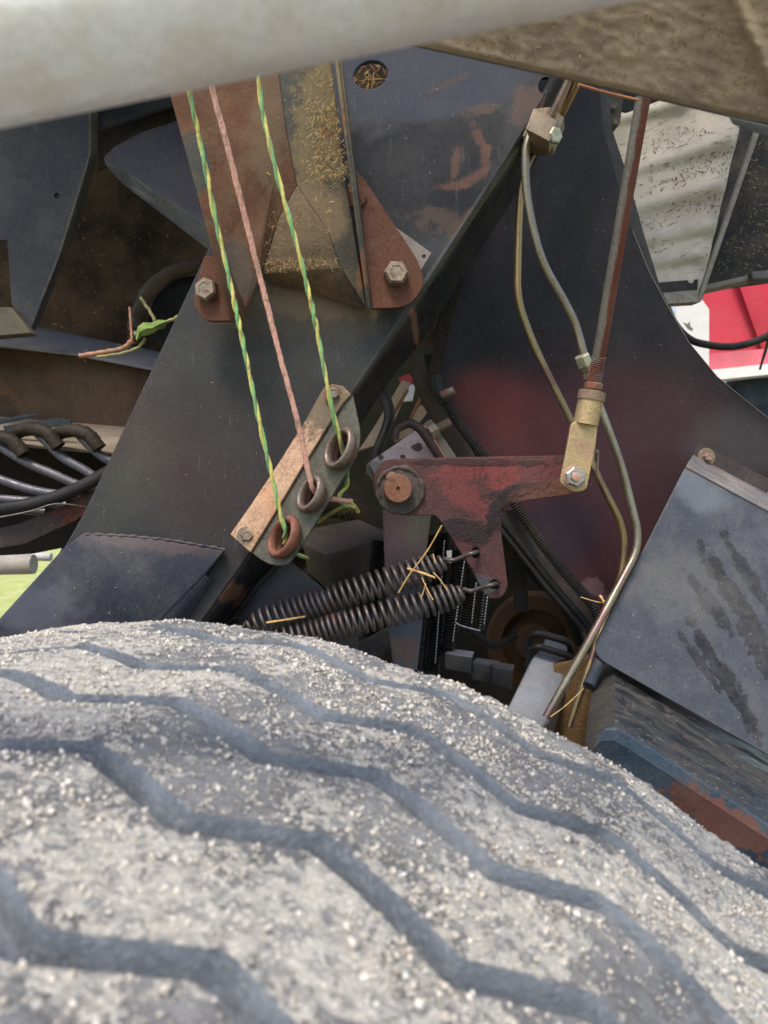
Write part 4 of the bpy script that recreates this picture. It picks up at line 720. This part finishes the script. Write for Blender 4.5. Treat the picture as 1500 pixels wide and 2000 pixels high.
tag(tube('orange_wire', spl([W(1130, 165, .52), W(1180, 180, .53), W(1245, 195, .54)], 6), .0009, dirty('orange_wire_rust', (.50, .20, .08), speck=0)), 'thin orange wire peeking out under the muddy plate', 'wire')

# ---------------------------------------------------------------- springs
M_SPR = dirty('spring_dark_steel', (.10, .09, .088), (.085, .062, .052), s=60, rough=.36, metal=.55, dust=.25, dcol=(.14, .10, .08), rust=.3, rs=26, rcol=((.13, .055, .035), (.09, .04, .03)), speck=.2, bump=.25)
def spring(A, B, hook, turns, R, label, r0=.0020):
    A, B = W(*A), W(*B); ax = (B-A).normalized(); L = (B-A).length; u = ax.cross(FW).normalized(); v = ax.cross(u)
    t0 = thing('coil_spring', A, label, 'spring', 'extension springs hooked to the lever'); n = turns*22; P = []
    for i in range(n+1):
        t = i/n; a = 2*math.pi*turns*t; q = min(t/.10, (1-t)/.13, 1); rr = R*(.30+.70*math.sin(q*math.pi/2)); comp = t+(.018*math.sin(2*math.pi*t*1.5)); P.append(A+ax*L*comp+(u*math.cos(a)+v*math.sin(a))*rr*(1+.02*math.sin(t*40)))
    tube('coil', P, r0, M_SPR, t0, 8)
    H = [W(*h) for h in hook]; tube('hook', spl([P[-1]]+H, 6), r0*1.15, M_SPR, t0, 10); tube('tail', spl([P[0], A-ax*.006, A-ax*.016+UP*.004, A-ax*.020-UP*.004, A-ax*.012-UP*.006], 5), r0*1.1, M_SPR, t0, 8)
spring((484, 1222, .80), (872, 1099, .80), [(885, 1094, .80), (905, 1087, .795), (921, 1081, .789), (932, 1078, .797), (936, 1082, .815)], 30, .0137, 'upper dark coil spring stretched from the tyre edge to the upper lever hole')
spring((500, 1264, .795), (908, 1158, .80), [(920, 1154, .80), (940, 1148, .795), (958, 1143, .789), (969, 1140, .797), (973, 1145, .815)], 31, .0137, 'lower dark coil spring stretched to the lowest hole of the lever')

# ---------------------------------------------------------------- parts around the springs
P_ST = Pl(795, 1100, .865, 3, 0)
M_STR = dirty('strap_purple_paint', (.070, .046, .056), (.06, .042, .046), s=16, rough=.45, dust=.2, speck=.5, patches=[patch(P_ST, 800, 1230, 90, 90, 0, (.045, .065, .10), .8, .5, .6, 20), patch(P_ST, 790, 1270, 40, 26, 0, (.12, .075, .055), .6, .6, 1, 60), patch(P_ST, 820, 1030, 20, 40, 20, (.07, .08, .07), .6, .5, .8, 40)])
st = thing('hanging_strap', P_ST.at(790, 1290), 'flat purple-black strap hanging behind the springs, bluish towards the bottom', 'strap')
plate('strap_face', rnd([(745, 955, 0), (843, 955, 0), (842, 1010, 0), (829, 1110, 10), (826, 1215, 10), (815, 1310, 0), (770, 1310, 0), (758, 1230, 10), (750, 1060, 0)], 0), P_ST, .008, M_STR, st, b=.001)
gus = thing('purple_gusset', W(540, 1190, .86), 'smooth purple-grey triangular plate under the lowest eyelet, behind the upper spring', 'gusset')
P_GU = Pl(560, 1170, .85, 4, 4)
plate('gusset_face', [(548, 1085), (560, 1090), (628, 1146), (700, 1230), (700, 1300), (400, 1300), (455, 1215)], P_GU, .005, dirty('gusset_paint', (.062, .058, .064), (.052, .05, .054), s=8, rough=.4, dust=.22, speck=.4, patches=[patch(P_GU, 600, 1210, 50, 70, -40, (.075, .05, .06), .6, .6, .5, 20)]), gus, b=.001)
tube('gusset_lip', [W(566, 1078, .83), W(505, 1140, .83), W(440, 1232, .83)], .004, M_BLK, gus, 10)
tube('gusset_clip', spl([W(440, 1225, .82), W(455, 1208, .82), (W(480, 1210, .82)), W(495, 1222, .82)], 5), .0016, M_BLK, gus, 8)
bk = thing('dark_block', W(660, 1060, 1.0), 'dark brown grimy block behind the eyelet plate, left of the strap', 'block')
facet('block_top', [(590, 1060, .98), (612, 1030, 1.02), (700, 1012, 1.06), (752, 1036, 1.06), (745, 1052, 1.0), (640, 1082, .96)], [(0, 5, 4, 3, 2, 1)], dirty('block_top_dirt', (.055, .045, .040), dust=.4, dcol=(.10, .08, .06)), bk, .01, .003)
facet('block_front', [(590, 1060, .98), (640, 1082, .96), (745, 1052, 1.0), (745, 1150, 1.0), (660, 1170, .97), (600, 1120, .98)], [(0, 5, 1), (1, 5, 4), (1, 4, 3, 2)], dirty('block_front_dirt', (.040, .030, .022), dust=.5, dcol=(.09, .07, .04), bump=.8), bk, .01, .003)
tag(tube('round_drum_edge', spl([W(560, 1010, 1.1), W(640, 985, 1.1), W(700, 1000, 1.1), W(735, 1050, 1.1), W(745, 1120, 1.1)], 6), .02, M_DARK), 'dark rounded casting behind the block under the eyelets', 'casting')
tag(plate('slim_black_arm', [(690, 1262), (780, 1215), (815, 1215), (740, 1290), (690, 1290)], Pl(740, 1250, .9), .012, dirty('arm_grey', (.035, .037, .042), dust=.3), None, b=.002), 'slim dark arm reaching down behind the lower spring', 'arm')

# pink bracket, bent rod, bolt, planks in the gap
P_PK = Pl(800, 885, .90, 6, 14)
M_PKB = dirty('pinkish_grey_worn_paint', (.62, .47, .45), (.48, .37, .36), s=25, rough=.5, metal=.2, dust=.3, patches=[patch(P_PK, 815, 874, 10, 9, 0, (.06, .03, .025), .9, .3, .8, 90), patch(P_PK, 788, 893, 6, 5, 0, (.07, .035, .03), .9, .3, .8, 90), patch(P_PK, 744, 893, 6, 5, 0, (.08, .05, .045), .9, .3, .8, 90), patch(P_PK, 735, 915, 25, 20, 0, (.20, .21, .19), .7, .5, .8, 60)])
pk = thing('pinkish_bracket', P_PK.at(760, 900), 'worn pinkish-grey plate with rust spots above the pivot pin', 'bracket')
plate('bracket_face', [(720, 903), (818, 836), (826, 840), (875, 915), (760, 940), (738, 938)], P_PK, .004, M_PKB, pk, b=.001)
facet('bracket_side', [(720, 903, .905), (738, 938, .90), (742, 948, .94), (718, 920, .94)], [(0, 1, 2, 3)], M_LITE, pk, .003)
tag(tube('bent_rod', bend([W(770, 858, .86), W(772, 838, .86), W(800, 824, .86), W(822, 838, .86), W(866, 905, .87)], .012), .0052, dirty('dark_bent_rod_paint', (.030, .020, .020), (.05, .03, .028), s=40, rough=.35, dust=.15), seg=14), 'dark bent rod hooking over the pinkish plate', 'rod')
tag(plate('orange_edge_strip', [(824, 830), (831, 829), (872, 895), (864, 898)], Pl(845, 860, .868, 0, 0), .010, dirty('orange_rust_strip', (.50, .20, .08), (.40, .15, .06), s=90, rough=.8, grain=.5)), 'bright orange rusty strip edge beside the dark bent rod', 'strip')
tag(plate('grey_backing_strip', [(829, 826), (842, 818), (900, 905), (872, 905)], Pl(850, 860, .876), .010, dirty('grey_dusty_strip', (.13, .115, .095), dust=.5)), 'dusty grey strip between the orange edge and the small bolt', 'strip')
sb = thing('side_bolt', W(860, 835, .87), 'dusty bolt lying sideways with its thread pointing up right, above the lever', 'bolt')
q = W(846, 842, .87); dq = (W(884, 822, .875)-q).normalized(); lathe('bolt_head', q, dq, [(-.006, .007), (-.005, .0085), (.004, .0085), (.005, .0075)], M_BOLT, sb, 6, 20, rot=.2)
V, Fc, U = tubeg([q+dq*(.004+k*.0004) for k in range(46)], lambda i, s, a: .0052+.0006*math.cos(2*math.pi*(i*.0004/.0016)), 14); mesh('bolt_thread', V, Fc, M_BOLT, sb, 0)
M_PL = dirty('brown_dusty_rail', (.050, .034, .026), (.035, .024, .02), s=18, rough=.7, dust=.4, dcol=(.12, .09, .06), rust=.15)
tag(plate('slanted_rail', [(800, 670), (818, 690), (845, 740), (938, 905), (895, 905), (852, 830), (812, 745)], Pl(860, 800, .91, 8, 0), .02, M_PL, None, b=.003), 'dark brown rail slanting down to the lever beside the ribbed hose', 'rail')
tag(plate('inner_dark_rail', [(830, 690), (850, 690), (862, 760), (965, 925), (930, 925), (845, 770)], Pl(880, 800, .935, 8, 0), .012, M_BLK, None, b=.003), 'thin black rail just right of the brown slanted rail', 'rail')
M_TAN = dirty('tan_painted_slat', (.46, .35, .24), (.38, .28, .19), s=20, rough=.6, dust=.3)
tag(plate('tan_slat', [(786, 742), (802, 748), (752, 862), (700, 880), (728, 838)], Pl(760, 800, 1.2), .02, M_TAN), 'tan slat left of the gap between the frame edge and the brown rail', 'slat', 'tan slats in the gap')
tag(plate('tan_slat', [(822, 790), (838, 800), (800, 850), (770, 862), (772, 850)], Pl(800, 820, 1.22), .02, M_TAN), 'smaller tan slat nearer the brown rail in the gap', 'slat', 'tan slats in the gap')
tag(plate('red_and_white_corner', [(778, 738), (800, 730), (812, 752), (786, 758)], Pl(790, 745, 1.3), .01, dirty('red_corner_paint', (.45, .04, .05), speck=0)), 'tiny bright red corner at the top of the gap beside the frame edge', 'panel')
tag(plate('cream_corner', [(778, 756), (812, 750), (806, 782), (766, 786)], Pl(790, 765, 1.28), .01, M_WHITE), 'small cream corner just below the red corner in the gap', 'panel')
tag(plate('gap_back_panel', [(640, 680), (900, 680), (900, 1045), (640, 1045)], Pl(760, 860, 1.4), .01, dirty('mossy_dark_back', (.040, .038, .018), (.02, .018, .012), s=30, dust=.3, dcol=(.10, .09, .04), bump=.8)), 'mossy dark panel seen through the gap beside the frame edge', 'panel')
M_ROW = dirty('orange_brown_rod', (.28, .12, .06), (.2, .09, .05), dust=.2)
tag(tube('orange_rod', [W(796, 762, 1.15), W(740, 858, 1.15)], .0025, M_ROW, seg=8), 'thin orange-brown rod across the tan slat in the gap', 'rod', 'thin rods in the gap')
tag(tube('orange_rod', [W(822, 776, 1.15), W(798, 826, 1.15)], .0025, M_ROW, seg=8), 'shorter thin orange-brown rod on the right of the gap', 'rod', 'thin rods in the gap')

# corrugated hoses
M_COR = dirty('corrugated_black_conduit', (.020, .020, .020), (.032, .028, .024), s=30, rough=.45, dust=.22, dcol=(.12, .09, .07), speck=.2)
def corr(name, pts, R, pitch, label, cat='conduit', mat=None, smoothseg=None, group=None, amp=.16):
    P = resamp(spl(pts, 14), pitch/5); o = tube(name, P, lambda i, s, a: R*(1+amp*math.sin(2*math.pi*i/5)), mat or M_COR, None, 14, smooth=0 if False else 80); return tag(o, label, cat, group)
corr('ribbed_conduit', [W(905, 500, .90), W(886, 565, .90), W(864, 650, .90), W(850, 715, .895), W(852, 745, .89)], .0064, .0030, 'upper ribbed black conduit coming out from behind the frame edge')
tag(tube('conduit_sleeve', spl([W(852, 735, .89), W(856, 762, .888), W(872, 785, .888)], 6), .0078, M_BLK), 'smooth black sleeve joining two lengths of ribbed conduit', 'sleeve')
corr('ribbed_conduit', [W(866, 775, .89), W(895, 825, .888), W(930, 872, .888), W(948, 895, .888), W(1000, 975, .885), W(1050, 1050, .88), W(1105, 1120, .875), W(1155, 1180, .87), W(1170, 1220, .87), W(1172, 1250, .865)], .0058, .0030, 'lower ribbed black conduit passing behind the lever and down to the pipes')
tag(tube('brown_stud', [W(862, 772, .87), W(886, 762, .865)], .0045, M_ROD, seg=12), 'short brown stud beside the conduit sleeve', 'stud')
lr = thing('lower_rail', W(1070, 1120, .9), 'black double-edged rail slanting from under the lever to the pipes', 'rail')
plate('rail_web', [(975, 1000), (1010, 995), (1060, 1060), (1160, 1180), (1168, 1235), (1140, 1225), (990, 1050)], Pl(1070, 1120, .905, 8, 0), .006, dirty('rail_web_brown', (.040, .032, .032), (.03, .025, .026), s=12, dust=.2, rust=.1), lr)
tube('rail_edge', [W(980, 1018, .893), W(1064, 1122, .893), W(1148, 1222, .885)], .0042, M_BLK, lr, 12); tube('rail_edge', [W(978, 1034, .888), W(1058, 1136, .888), W(1142, 1232, .88)], .003, M_BLK, lr, 12)
# vertical wound tubes
M_TB = dirty('glossy_black_coil', (.008, .008, .009), s=30, rough=.22, dust=.05, speck=.1, spec=.7)
tubes = [((866, 1040), (844, 1310), 14), ((898, 1075), (872, 1275), 13), ((926, 1110), (908, 1235), 12), ((948, 1150), (938, 1230), 9), ((741, 1055), (722, 1260), 15), ((845, 1070), (818, 1320), 9)]
tn = ['second from the strap', 'in the middle of the row', 'right of the middle of the row', 'rightmost, nearest the lever tip', 'left of the hanging strap, alone', 'nearest the strap on its right side']
for ((x0, y0), (x1, y1), r), l in zip(tubes, tn):
    d = .95; corr('wound_black_tube', [W(x0, y0, d), W((x0+x1)/2, (y0+y1)/2, d), W(x1, y1, d)], r/F*d, .0034, 'glossy black wound tube hanging behind the springs, '+l, 'tube', M_TB, amp=.13, group='wound black tubes behind the springs')
M_BEAD = dirty('glint_and_wire_metal', (.30, .30, .30), rough=.3, metal=.9, speck=0, dust=.1)
for k, ((x0, y0), (x1, y1)) in enumerate([((868, 1055), (850, 1296)), ((907, 1096), (884, 1254)), ((930, 1138), (921, 1218)), ((952, 1165), (945, 1221))]):  # bright bead tubes added to draw glints on the black tubes
    A, B = W(x0, y0, .925), W(x1, y1, .925); L = (B-A).length; n = int(L/.0036); P = [A+(B-A)*t/(n*6) for t in range(n*6+1)]
    tag(tube('glint_beads', P, lambda i, s, a: .0003+.0007*abs(math.sin(math.pi*i/6)), M_BEAD, seg=8), 'thin bead line added as the glint on the black tubes, '+['longest, nearest the strap', 'second from the strap', 'third from the strap, under the lever tip', 'shortest, farthest right'][k], 'glint', 'added glint lines behind the springs')
tag(tube('bright_link', spl([W(888, 1215, .92), W(900, 1222, .92), W(925, 1229, .92), W(938, 1232, .92)], 5), .0013, M_BEAD), 'bright wire link across the foot of the glint lines', 'wire')
tag(plate('white_tab', [(872, 1076), (883, 1075), (881, 1100), (874, 1098)], Pl(877, 1088, .92), .003, M_WHITE), 'small white tab beside the upper spring end', 'tab')
# rusty drum, grey bar with loops, blocks
M_DR = dirty('rusty_drum', (.060, .030, .016), (.035, .02, .012), s=14, rough=.8, dust=.3, dcol=(.10, .06, .03), rust=.4, rs=12, rcol=((.13, .055, .02), (.06, .03, .015)), speck=.2)
rdm = thing('rusty_drum', W(1040, 1250, 1.15), 'dark rusty round drum deep behind the lever tip', 'drum')
lathe('drum_face', W(1045, 1255, 1.15), (-.25, -1, .1), [(-.03, .075), (-.01, .074), (0, .069), (.002, .05), (-.008, .045), (-.008, .03), (.01, .026), (.014, .02), (.014, .001)], M_DR, rdm, 48, 35)
gb = thing('grey_bar', W(1050, 1330, .86), 'grey box-section bar with two black loops round it, between the drum and the pipes', 'bar')
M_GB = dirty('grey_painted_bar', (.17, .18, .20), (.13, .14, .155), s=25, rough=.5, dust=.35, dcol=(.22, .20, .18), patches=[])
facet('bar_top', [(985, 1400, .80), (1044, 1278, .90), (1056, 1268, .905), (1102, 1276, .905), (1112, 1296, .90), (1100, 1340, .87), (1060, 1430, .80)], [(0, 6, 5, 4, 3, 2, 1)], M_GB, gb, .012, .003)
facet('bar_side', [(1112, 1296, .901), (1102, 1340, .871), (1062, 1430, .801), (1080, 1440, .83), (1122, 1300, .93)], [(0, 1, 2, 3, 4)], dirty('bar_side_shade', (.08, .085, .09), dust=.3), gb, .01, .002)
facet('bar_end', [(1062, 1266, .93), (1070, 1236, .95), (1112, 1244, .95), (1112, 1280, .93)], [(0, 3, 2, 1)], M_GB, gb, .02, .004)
for k, oy in enumerate((0, -26)):
    tube('loop', bend([W(1030-2*k, 1305+oy, .90), W(1036-k, 1268+oy, .895), W(1050, 1262+oy, .888), W(1112, 1280+oy, .888), W(1116, 1300+oy, .90), W(1110, 1320+oy, .92)], .008), .0042, M_BLK, gb, 12)
for nm, A, B, lab in (('small_block', (870, 1266, .93), (926, 1294, .93), 'small light-topped grey block at the foot of the glint lines'), ('latch_block', (922, 1284, .94), (975, 1316, .94), 'grey notched latch block right of the light-topped block'), ('end_block', (962, 1292, .92), (1006, 1326, .92), 'dark stepped block left of the grey bar')):
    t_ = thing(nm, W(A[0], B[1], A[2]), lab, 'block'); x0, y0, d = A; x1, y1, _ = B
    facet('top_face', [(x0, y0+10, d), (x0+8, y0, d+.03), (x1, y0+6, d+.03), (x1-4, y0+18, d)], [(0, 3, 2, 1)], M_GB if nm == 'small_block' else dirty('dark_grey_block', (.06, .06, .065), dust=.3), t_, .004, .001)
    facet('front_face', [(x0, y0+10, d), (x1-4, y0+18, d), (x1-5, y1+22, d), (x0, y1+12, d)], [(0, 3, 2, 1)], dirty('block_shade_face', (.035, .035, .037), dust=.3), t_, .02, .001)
tag(plate('chaff_heap_board', [(1085, 1300), (1165, 1280), (1172, 1420), (1140, 1480), (1040, 1480)], Pl(1120, 1380, .88), .02, dirty('brown_chaff_bed', (.12, .07, .03), (.07, .04, .02), s=60, rough=.95, dust=.5, dcol=(.17, .11, .05), bump=1, coarse=1.5)), 'brown chaff-caked strip between the pipes and the axle beam', 'ledge')
tag(tube('black_plug', [W(1172, 1288, .82), W(1150, 1340, .80)], .0065, M_NAVY, seg=16), 'short dark navy rubber plug tucked under the guard plate corner', 'plug')
tag(plate('dark_upright_bar', [(998, 1090), (1026, 1090), (1034, 1195), (1008, 1195)], Pl(1015, 1140, 1.0), .01, M_BLK), 'black upright bar in the dark below the lever right of its tip', 'bar')

# ---------------------------------------------------------------- straw, loose twine, chaff
M_STW = dirty('golden_straw', (.46, .29, .10), (.36, .21, .075), s=120, rough=.5, dust=.15, dcol=(.6, .45, .25), speck=0)
straws = [([(863, 1026, .79), (835, 1075, .785), (800, 1122, .775), (778, 1158, .77)], .0014, 'long straw stalk leaning through the upper spring'), ([(795, 1110, .782), (822, 1118, .78), (850, 1128, .776)], .0022, 'broad straw piece lying inside the upper spring'), ([(824, 1128, .775), (834, 1150, .77), (846, 1172, .765)], .0011, 'thin straw hanging from the upper spring'), ([(846, 1118, .775), (858, 1130, .77), (873, 1152, .767)], .0009, 'short bright straw under the upper spring hook'), ([(832, 1140, .78), (824, 1165, .775)], .0012, 'stubby straw between the two springs'), ([(520, 1216, .785), (560, 1210, .785), (596, 1204, .783)], .0022, 'golden straw lying in the left end of the upper spring'), ([(1134, 1166, .80), (1160, 1174, .80), (1180, 1178, .80)], .0010, 'small straw sticking out from behind the pipes'), ([(1172, 1163, .80), (1180, 1176, .795)], .003, 'orange leaf scrap caught on the pipes'), ([(846, 1082, .79), (850, 1100, .78)], .001, 'tiny upright straw above the upper spring'), ([(492, 316, .733), (528, 342, .732)], .0010, 'pale straw stuck on the rusty left face of the upright'), ([(1075, 1400, .79), (1105, 1378, .80), (1140, 1345, .81)], .0009, 'pale curved stalk between the two pipe ends')]
for P, r, l in straws: tag(tube('straw', spl([W(*p) for p in P], 5), lambda i, s, a, r=r: .58*r*(.4+.6*abs(math.cos(a)))*(1+.15*math.sin(i*1.3)), M_STW, seg=8), l, 'straw')
lt = thing('loose_twine', W(260, 685, 1.0), 'frayed orange loose twine hanging over the grey ledge on the left', 'twine')
M_OR = fibre('orange_poly_twine', (.40, .17, .085), (.46, .22, .12)); M_YD = fibre('dull_yellow_strand', (.26, .23, .06), (.34, .30, .10))
for nm, P, r in (('twine_run', [(155, 695, 1.0), (200, 688, 1.0), (240, 680, 1.0), (258, 664, 1.0)], .0030), ('twine_hanger', [(258, 670, 1.0), (256, 640, 1.01), (253, 600, 1.02)], .0015)): tube(nm, spl(tw(P), 8), lambda i, s, a, r=r: r*(1+.15*math.sin(i*1.7+a*2)), M_OR, lt, 10)
lg = thing('loose_twine', W(280, 660, 1.0), 'frayed green and yellow loose twine knotted beside the frame edge on the left', 'twine')
for nm, P, r, mt in (('yellow_strand', [(190, 698, .995), (235, 690, .995), (268, 680, .995), (284, 660, .995)], .0018, M_YD), ('green_knot', [(268, 655, .99), (282, 645, .985), (300, 640, .985), (322, 632, .985)], .0042, fibre('dusty_green_strand', (.07, .15, .035), (.14, .19, .06))), ('yellow_strand', [(318, 632, .985), (340, 622, .985), (362, 610, .985)], .0022, M_YD), ('green_strand', [(275, 580, 1.0), (290, 605, 1.0), (305, 628, .99)], .0022, fibre('dull_olive_strand', (.16, .15, .04), (.22, .18, .05)))):
    tube(nm, spl(tw(P), 8), lambda i, s, a, r=r: r*(1+.45*math.sin(i*.9+a)*math.cos(i*.43)), mt, lg, 10)
fuzz('orange_fuzz', [(155, 695, 1.0), (200, 688, 1.0), (240, 680, 1.0), (258, 664, 1.0), (256, 640, 1.01), (253, 600, 1.02)], 200, .012, M_OR, 'frayed orange fibres around the loose twine', 'fibres')
fuzz('dark_fuzz', [(665, 985, .82), (690, 992, .82), (640, 1010, .84), (600, 1040, .85)], 160, .014, fibre('dull_green_fibre', (.10, .14, .03), (.16, .15, .04)), 'tangled dull green fibres behind the eyelet plate', 'fibres')
tag(tube('hanging_twine_end', spl(tw([(620, 1020, .86), (650, 1000, .85), (685, 985, .84), (700, 1000, .85)]), 8), .0022, M_YEL), 'dull yellow twine end tangled behind the eyelet plate', 'twine')

def chaff(name, regions, label, cols, n, Lr=(.0015, .006), wd=.0004, seed=1):
    rr = random.Random(seed); V, Fc, mi = [], [], []
    tot = sum(r[2] for r in regions)
    for pl, poly, wgt, h in regions:
        xs = [p[0] for p in poly]; ys = [p[1] for p in poly]; k = int(n*wgt/tot); c = 0; tries = 0
        while c < k and tries < k*30:
            tries += 1; x, y = rr.uniform(min(xs), max(xs)), rr.uniform(min(ys), max(ys)); ins = False
            for (ax, ay), (bx, by) in zip(poly, poly[1:]+poly[:1]):
                if (ay > y) != (by > y) and x < (bx-ax)*(y-ay)/(by-ay)+ax: ins = not ins
            if not ins: continue
            c += 1; p = pl(x, y) if callable(pl) else pl.at(x, y, h); u, v, nn = (pl.u, pl.v, pl.n) if not callable(pl) else (RX, UP, -FW)
            a = rr.uniform(0, math.pi); d = u*math.cos(a)+v*math.sin(a); s = nn.cross(d); L = min(Lr[1], Lr[0]*math.exp(abs(rr.gauss(0, .7)))); wv = wd*rr.uniform(.5, 1.5); kk = rr.uniform(-.3, .3)*L
            z1, z2 = rr.uniform(.0002, .0009), rr.uniform(.0002, .0011); o = len(V)
            V += [p-d*L/2+s*wv*.3, p-d*L/2-s*wv*.3, p+s*(kk*.3+wv)+nn*z1, p+s*(kk*.3-wv)+nn*(z1+.0002), p+d*L/2+s*kk+nn*z2]
            Fc += [(o+1, o+3, o+2, o), (o+3, o+4, o+2)]; q = rr.randrange(len(cols)); mi += [q, q]
    return tag(mesh(name, V, Fc, cols, None, 0, mi=mi), label, 'chaff', kind='stuff')
def cm(n, c): return dirty(n, c, tuple(k*.6 for k in c), s=200, rough=.7, speck=0, dust=.1)
C1, C2, C3 = cm('chaff_gold', (.36, .23, .075)), cm('chaff_pale', (.38, .30, .17)), cm('chaff_brown', (.17, .10, .045))
P_UW = Pl(640, 300, .7385, 0, 0)
chaff('upright_chaff', [(P_UW, [(575, 60), (640, 60), (668, 250), (690, 380), (655, 350), (640, 470), (600, 360), (572, 260)], 5, .001), (P_UW, [(600, 200), (655, 200), (685, 345), (620, 350)], 5, .001), (P_UW, [(515, 505), (660, 505), (660, 522), (515, 535)], 2, -.008), (P_UW, [(505, 400), (560, 380), (590, 420), (520, 530)], .9, -.004)], 'golden chaff stuck to the grey inner face of the rusty upright', [C1, C2, C3, C1], 1300, (.002, .011), .00026, 3)
chaff('frame_chaff', [(P_FR, [(480, 620), (860, 500), (690, 740), (520, 950), (380, 1040), (160, 1000), (330, 660)], 4, .0003), (P_FR, [(60, 1200), (130, 1075), (420, 1080), (330, 1200)], 4, .0135), (P_FR, [(660, 130), (1050, 190), (930, 380), (820, 500), (700, 330)], 3, .0003)], 'tiny pale chaff flecks on the black frame', [C2, C3, C2], 260, (.0008, .004), .0002, 4)
chaff('panel_chaff', [(P_SP, [(930, 480), (1090, 250), (1200, 350), (1300, 600), (1400, 760), (1500, 860), (1480, 920), (1250, 980), (1000, 800), (900, 700)], 1, .0004)], 'tiny pale chaff flecks on the curved dark side panel', [C2, C2, C3], 110, (.0008, .0035), .00022, 5)
chaff('guard_chaff', [(P_GD, [(1340, 930), (1500, 1020), (1500, 1470), (1180, 1290), (1175, 1240)], 1, .0004)], 'pale chaff flecks on the blue-grey guard plate', [C2, C3, C2], 240, (.0007, .004), .00022, 6)
chaff('shield_chaff', [(P_SH, [(1240, 230), (1440, 260), (1365, 560), (1300, 560), (1240, 400)], 1, .004), (P_SH, [(1330, 250), (1440, 260), (1400, 420), (1300, 400)], 1, .008)], 'dark chaff scattered on the pale ribbed shield', [C3, cm('chaff_dark', (.05, .035, .02)), C3], 520, (.003, .020), .0007, 7)
chaff('housing_chaff', [(P_BX, [(1475, 280), (1510, 260), (1510, 530), (1395, 545)], 1, .001)], 'pale chaff stuck to the black housing', [C2, C3], 380, (.002, .010), .00045, 8)
chaff('wall_chaff', [(Pl(500, 500, 1.43), [(200, 360), (400, 500), (380, 640), (80, 640), (160, 420)], 1, .002)], 'golden chaff flecks on the brown chamber wall', [C1, C3, C3], 120, (.003, .012), .0006, 9)
chaff('mud_chaff', [(PM, [(820, 80), (1150, 10), (1500, 10), (1500, 220), (1220, 170)], 1, .0026)], 'straw flecks set in the dried mud of the top right plate', [C1, C2, C3, C3], 420, (.001, .005), .00025, 10)
chaff('hole_straw', [(Pl(725, 146, .83), [(680, 105), (770, 105), (770, 195), (680, 195)], 1, 0)], 'straw bits lodged behind the oval hole of the frame', [C1, C3, C3], 90, (.006, .035), .0009, 11)
tag(plate('hole_backing', [(640, 70), (820, 70), (820, 220), (640, 220)], Pl(725, 146, .86), .004, M_BRN), 'brown dusty sheet visible through the oval hole', 'sheet')
for k, (P, rr_, l) in enumerate([([(700, 700, 1.15), (760, 800, 1.12), (735, 900, 1.1), (760, 1000, 1.12), (740, 1060, 1.12)], .008, 'thick dark hose in the shadow left of the pivot pin'), ([(1010, 1075, 1.05), (1040, 1120, 1.05), (1100, 1180, 1.04), (1135, 1260, 1.02)], .007, 'dark hose in the recess under the slanting black rail'), ([(880, 1040, 1.1), (900, 1200, 1.1), (960, 1260, 1.1), (1010, 1240, 1.1)], .006, 'dark hose looping below the glint lines towards the rusty drum'), ([(590, 1120, 1.0), (680, 1160, 1.0), (760, 1230, 1.0), (830, 1300, 1.0)], .010, 'dark pipe running down in the shadow behind both springs')]):
    tag(tube('shadowed_hose', spl([W(*p) for p in P], 8), rr_, M_DARK if k % 2 else M_BLK, seg=14), l, 'hose')
V = []; lp = [(266, 664, 2), (272, 648, 9), (284, 642, 12), (298, 640, 9), (312, 632, 7), (324, 628, 2)]
for k, (x, y, hw) in enumerate(lp): V += [W(x-hw*.3, y-hw, .98-.004*(k % 2)), W(x+1, y, .972+.003*(k % 2)), W(x+hw*.3, y+hw, .98)]
tag(mods(mesh('crumpled_leaf', V, [(i*3+j, i*3+3+j, i*3+4+j, i*3+1+j) for i in range(len(lp)-1) for j in (0, 1)], dirty('crumpled_leaf_green', (.13, .22, .05), (.22, .28, .08), s=90, rough=.5, dust=.3, dcol=(.3, .28, .1)), None, 0), .0006), 'crumpled green leaf scrap over the loose twine knot on the left', 'leaf')
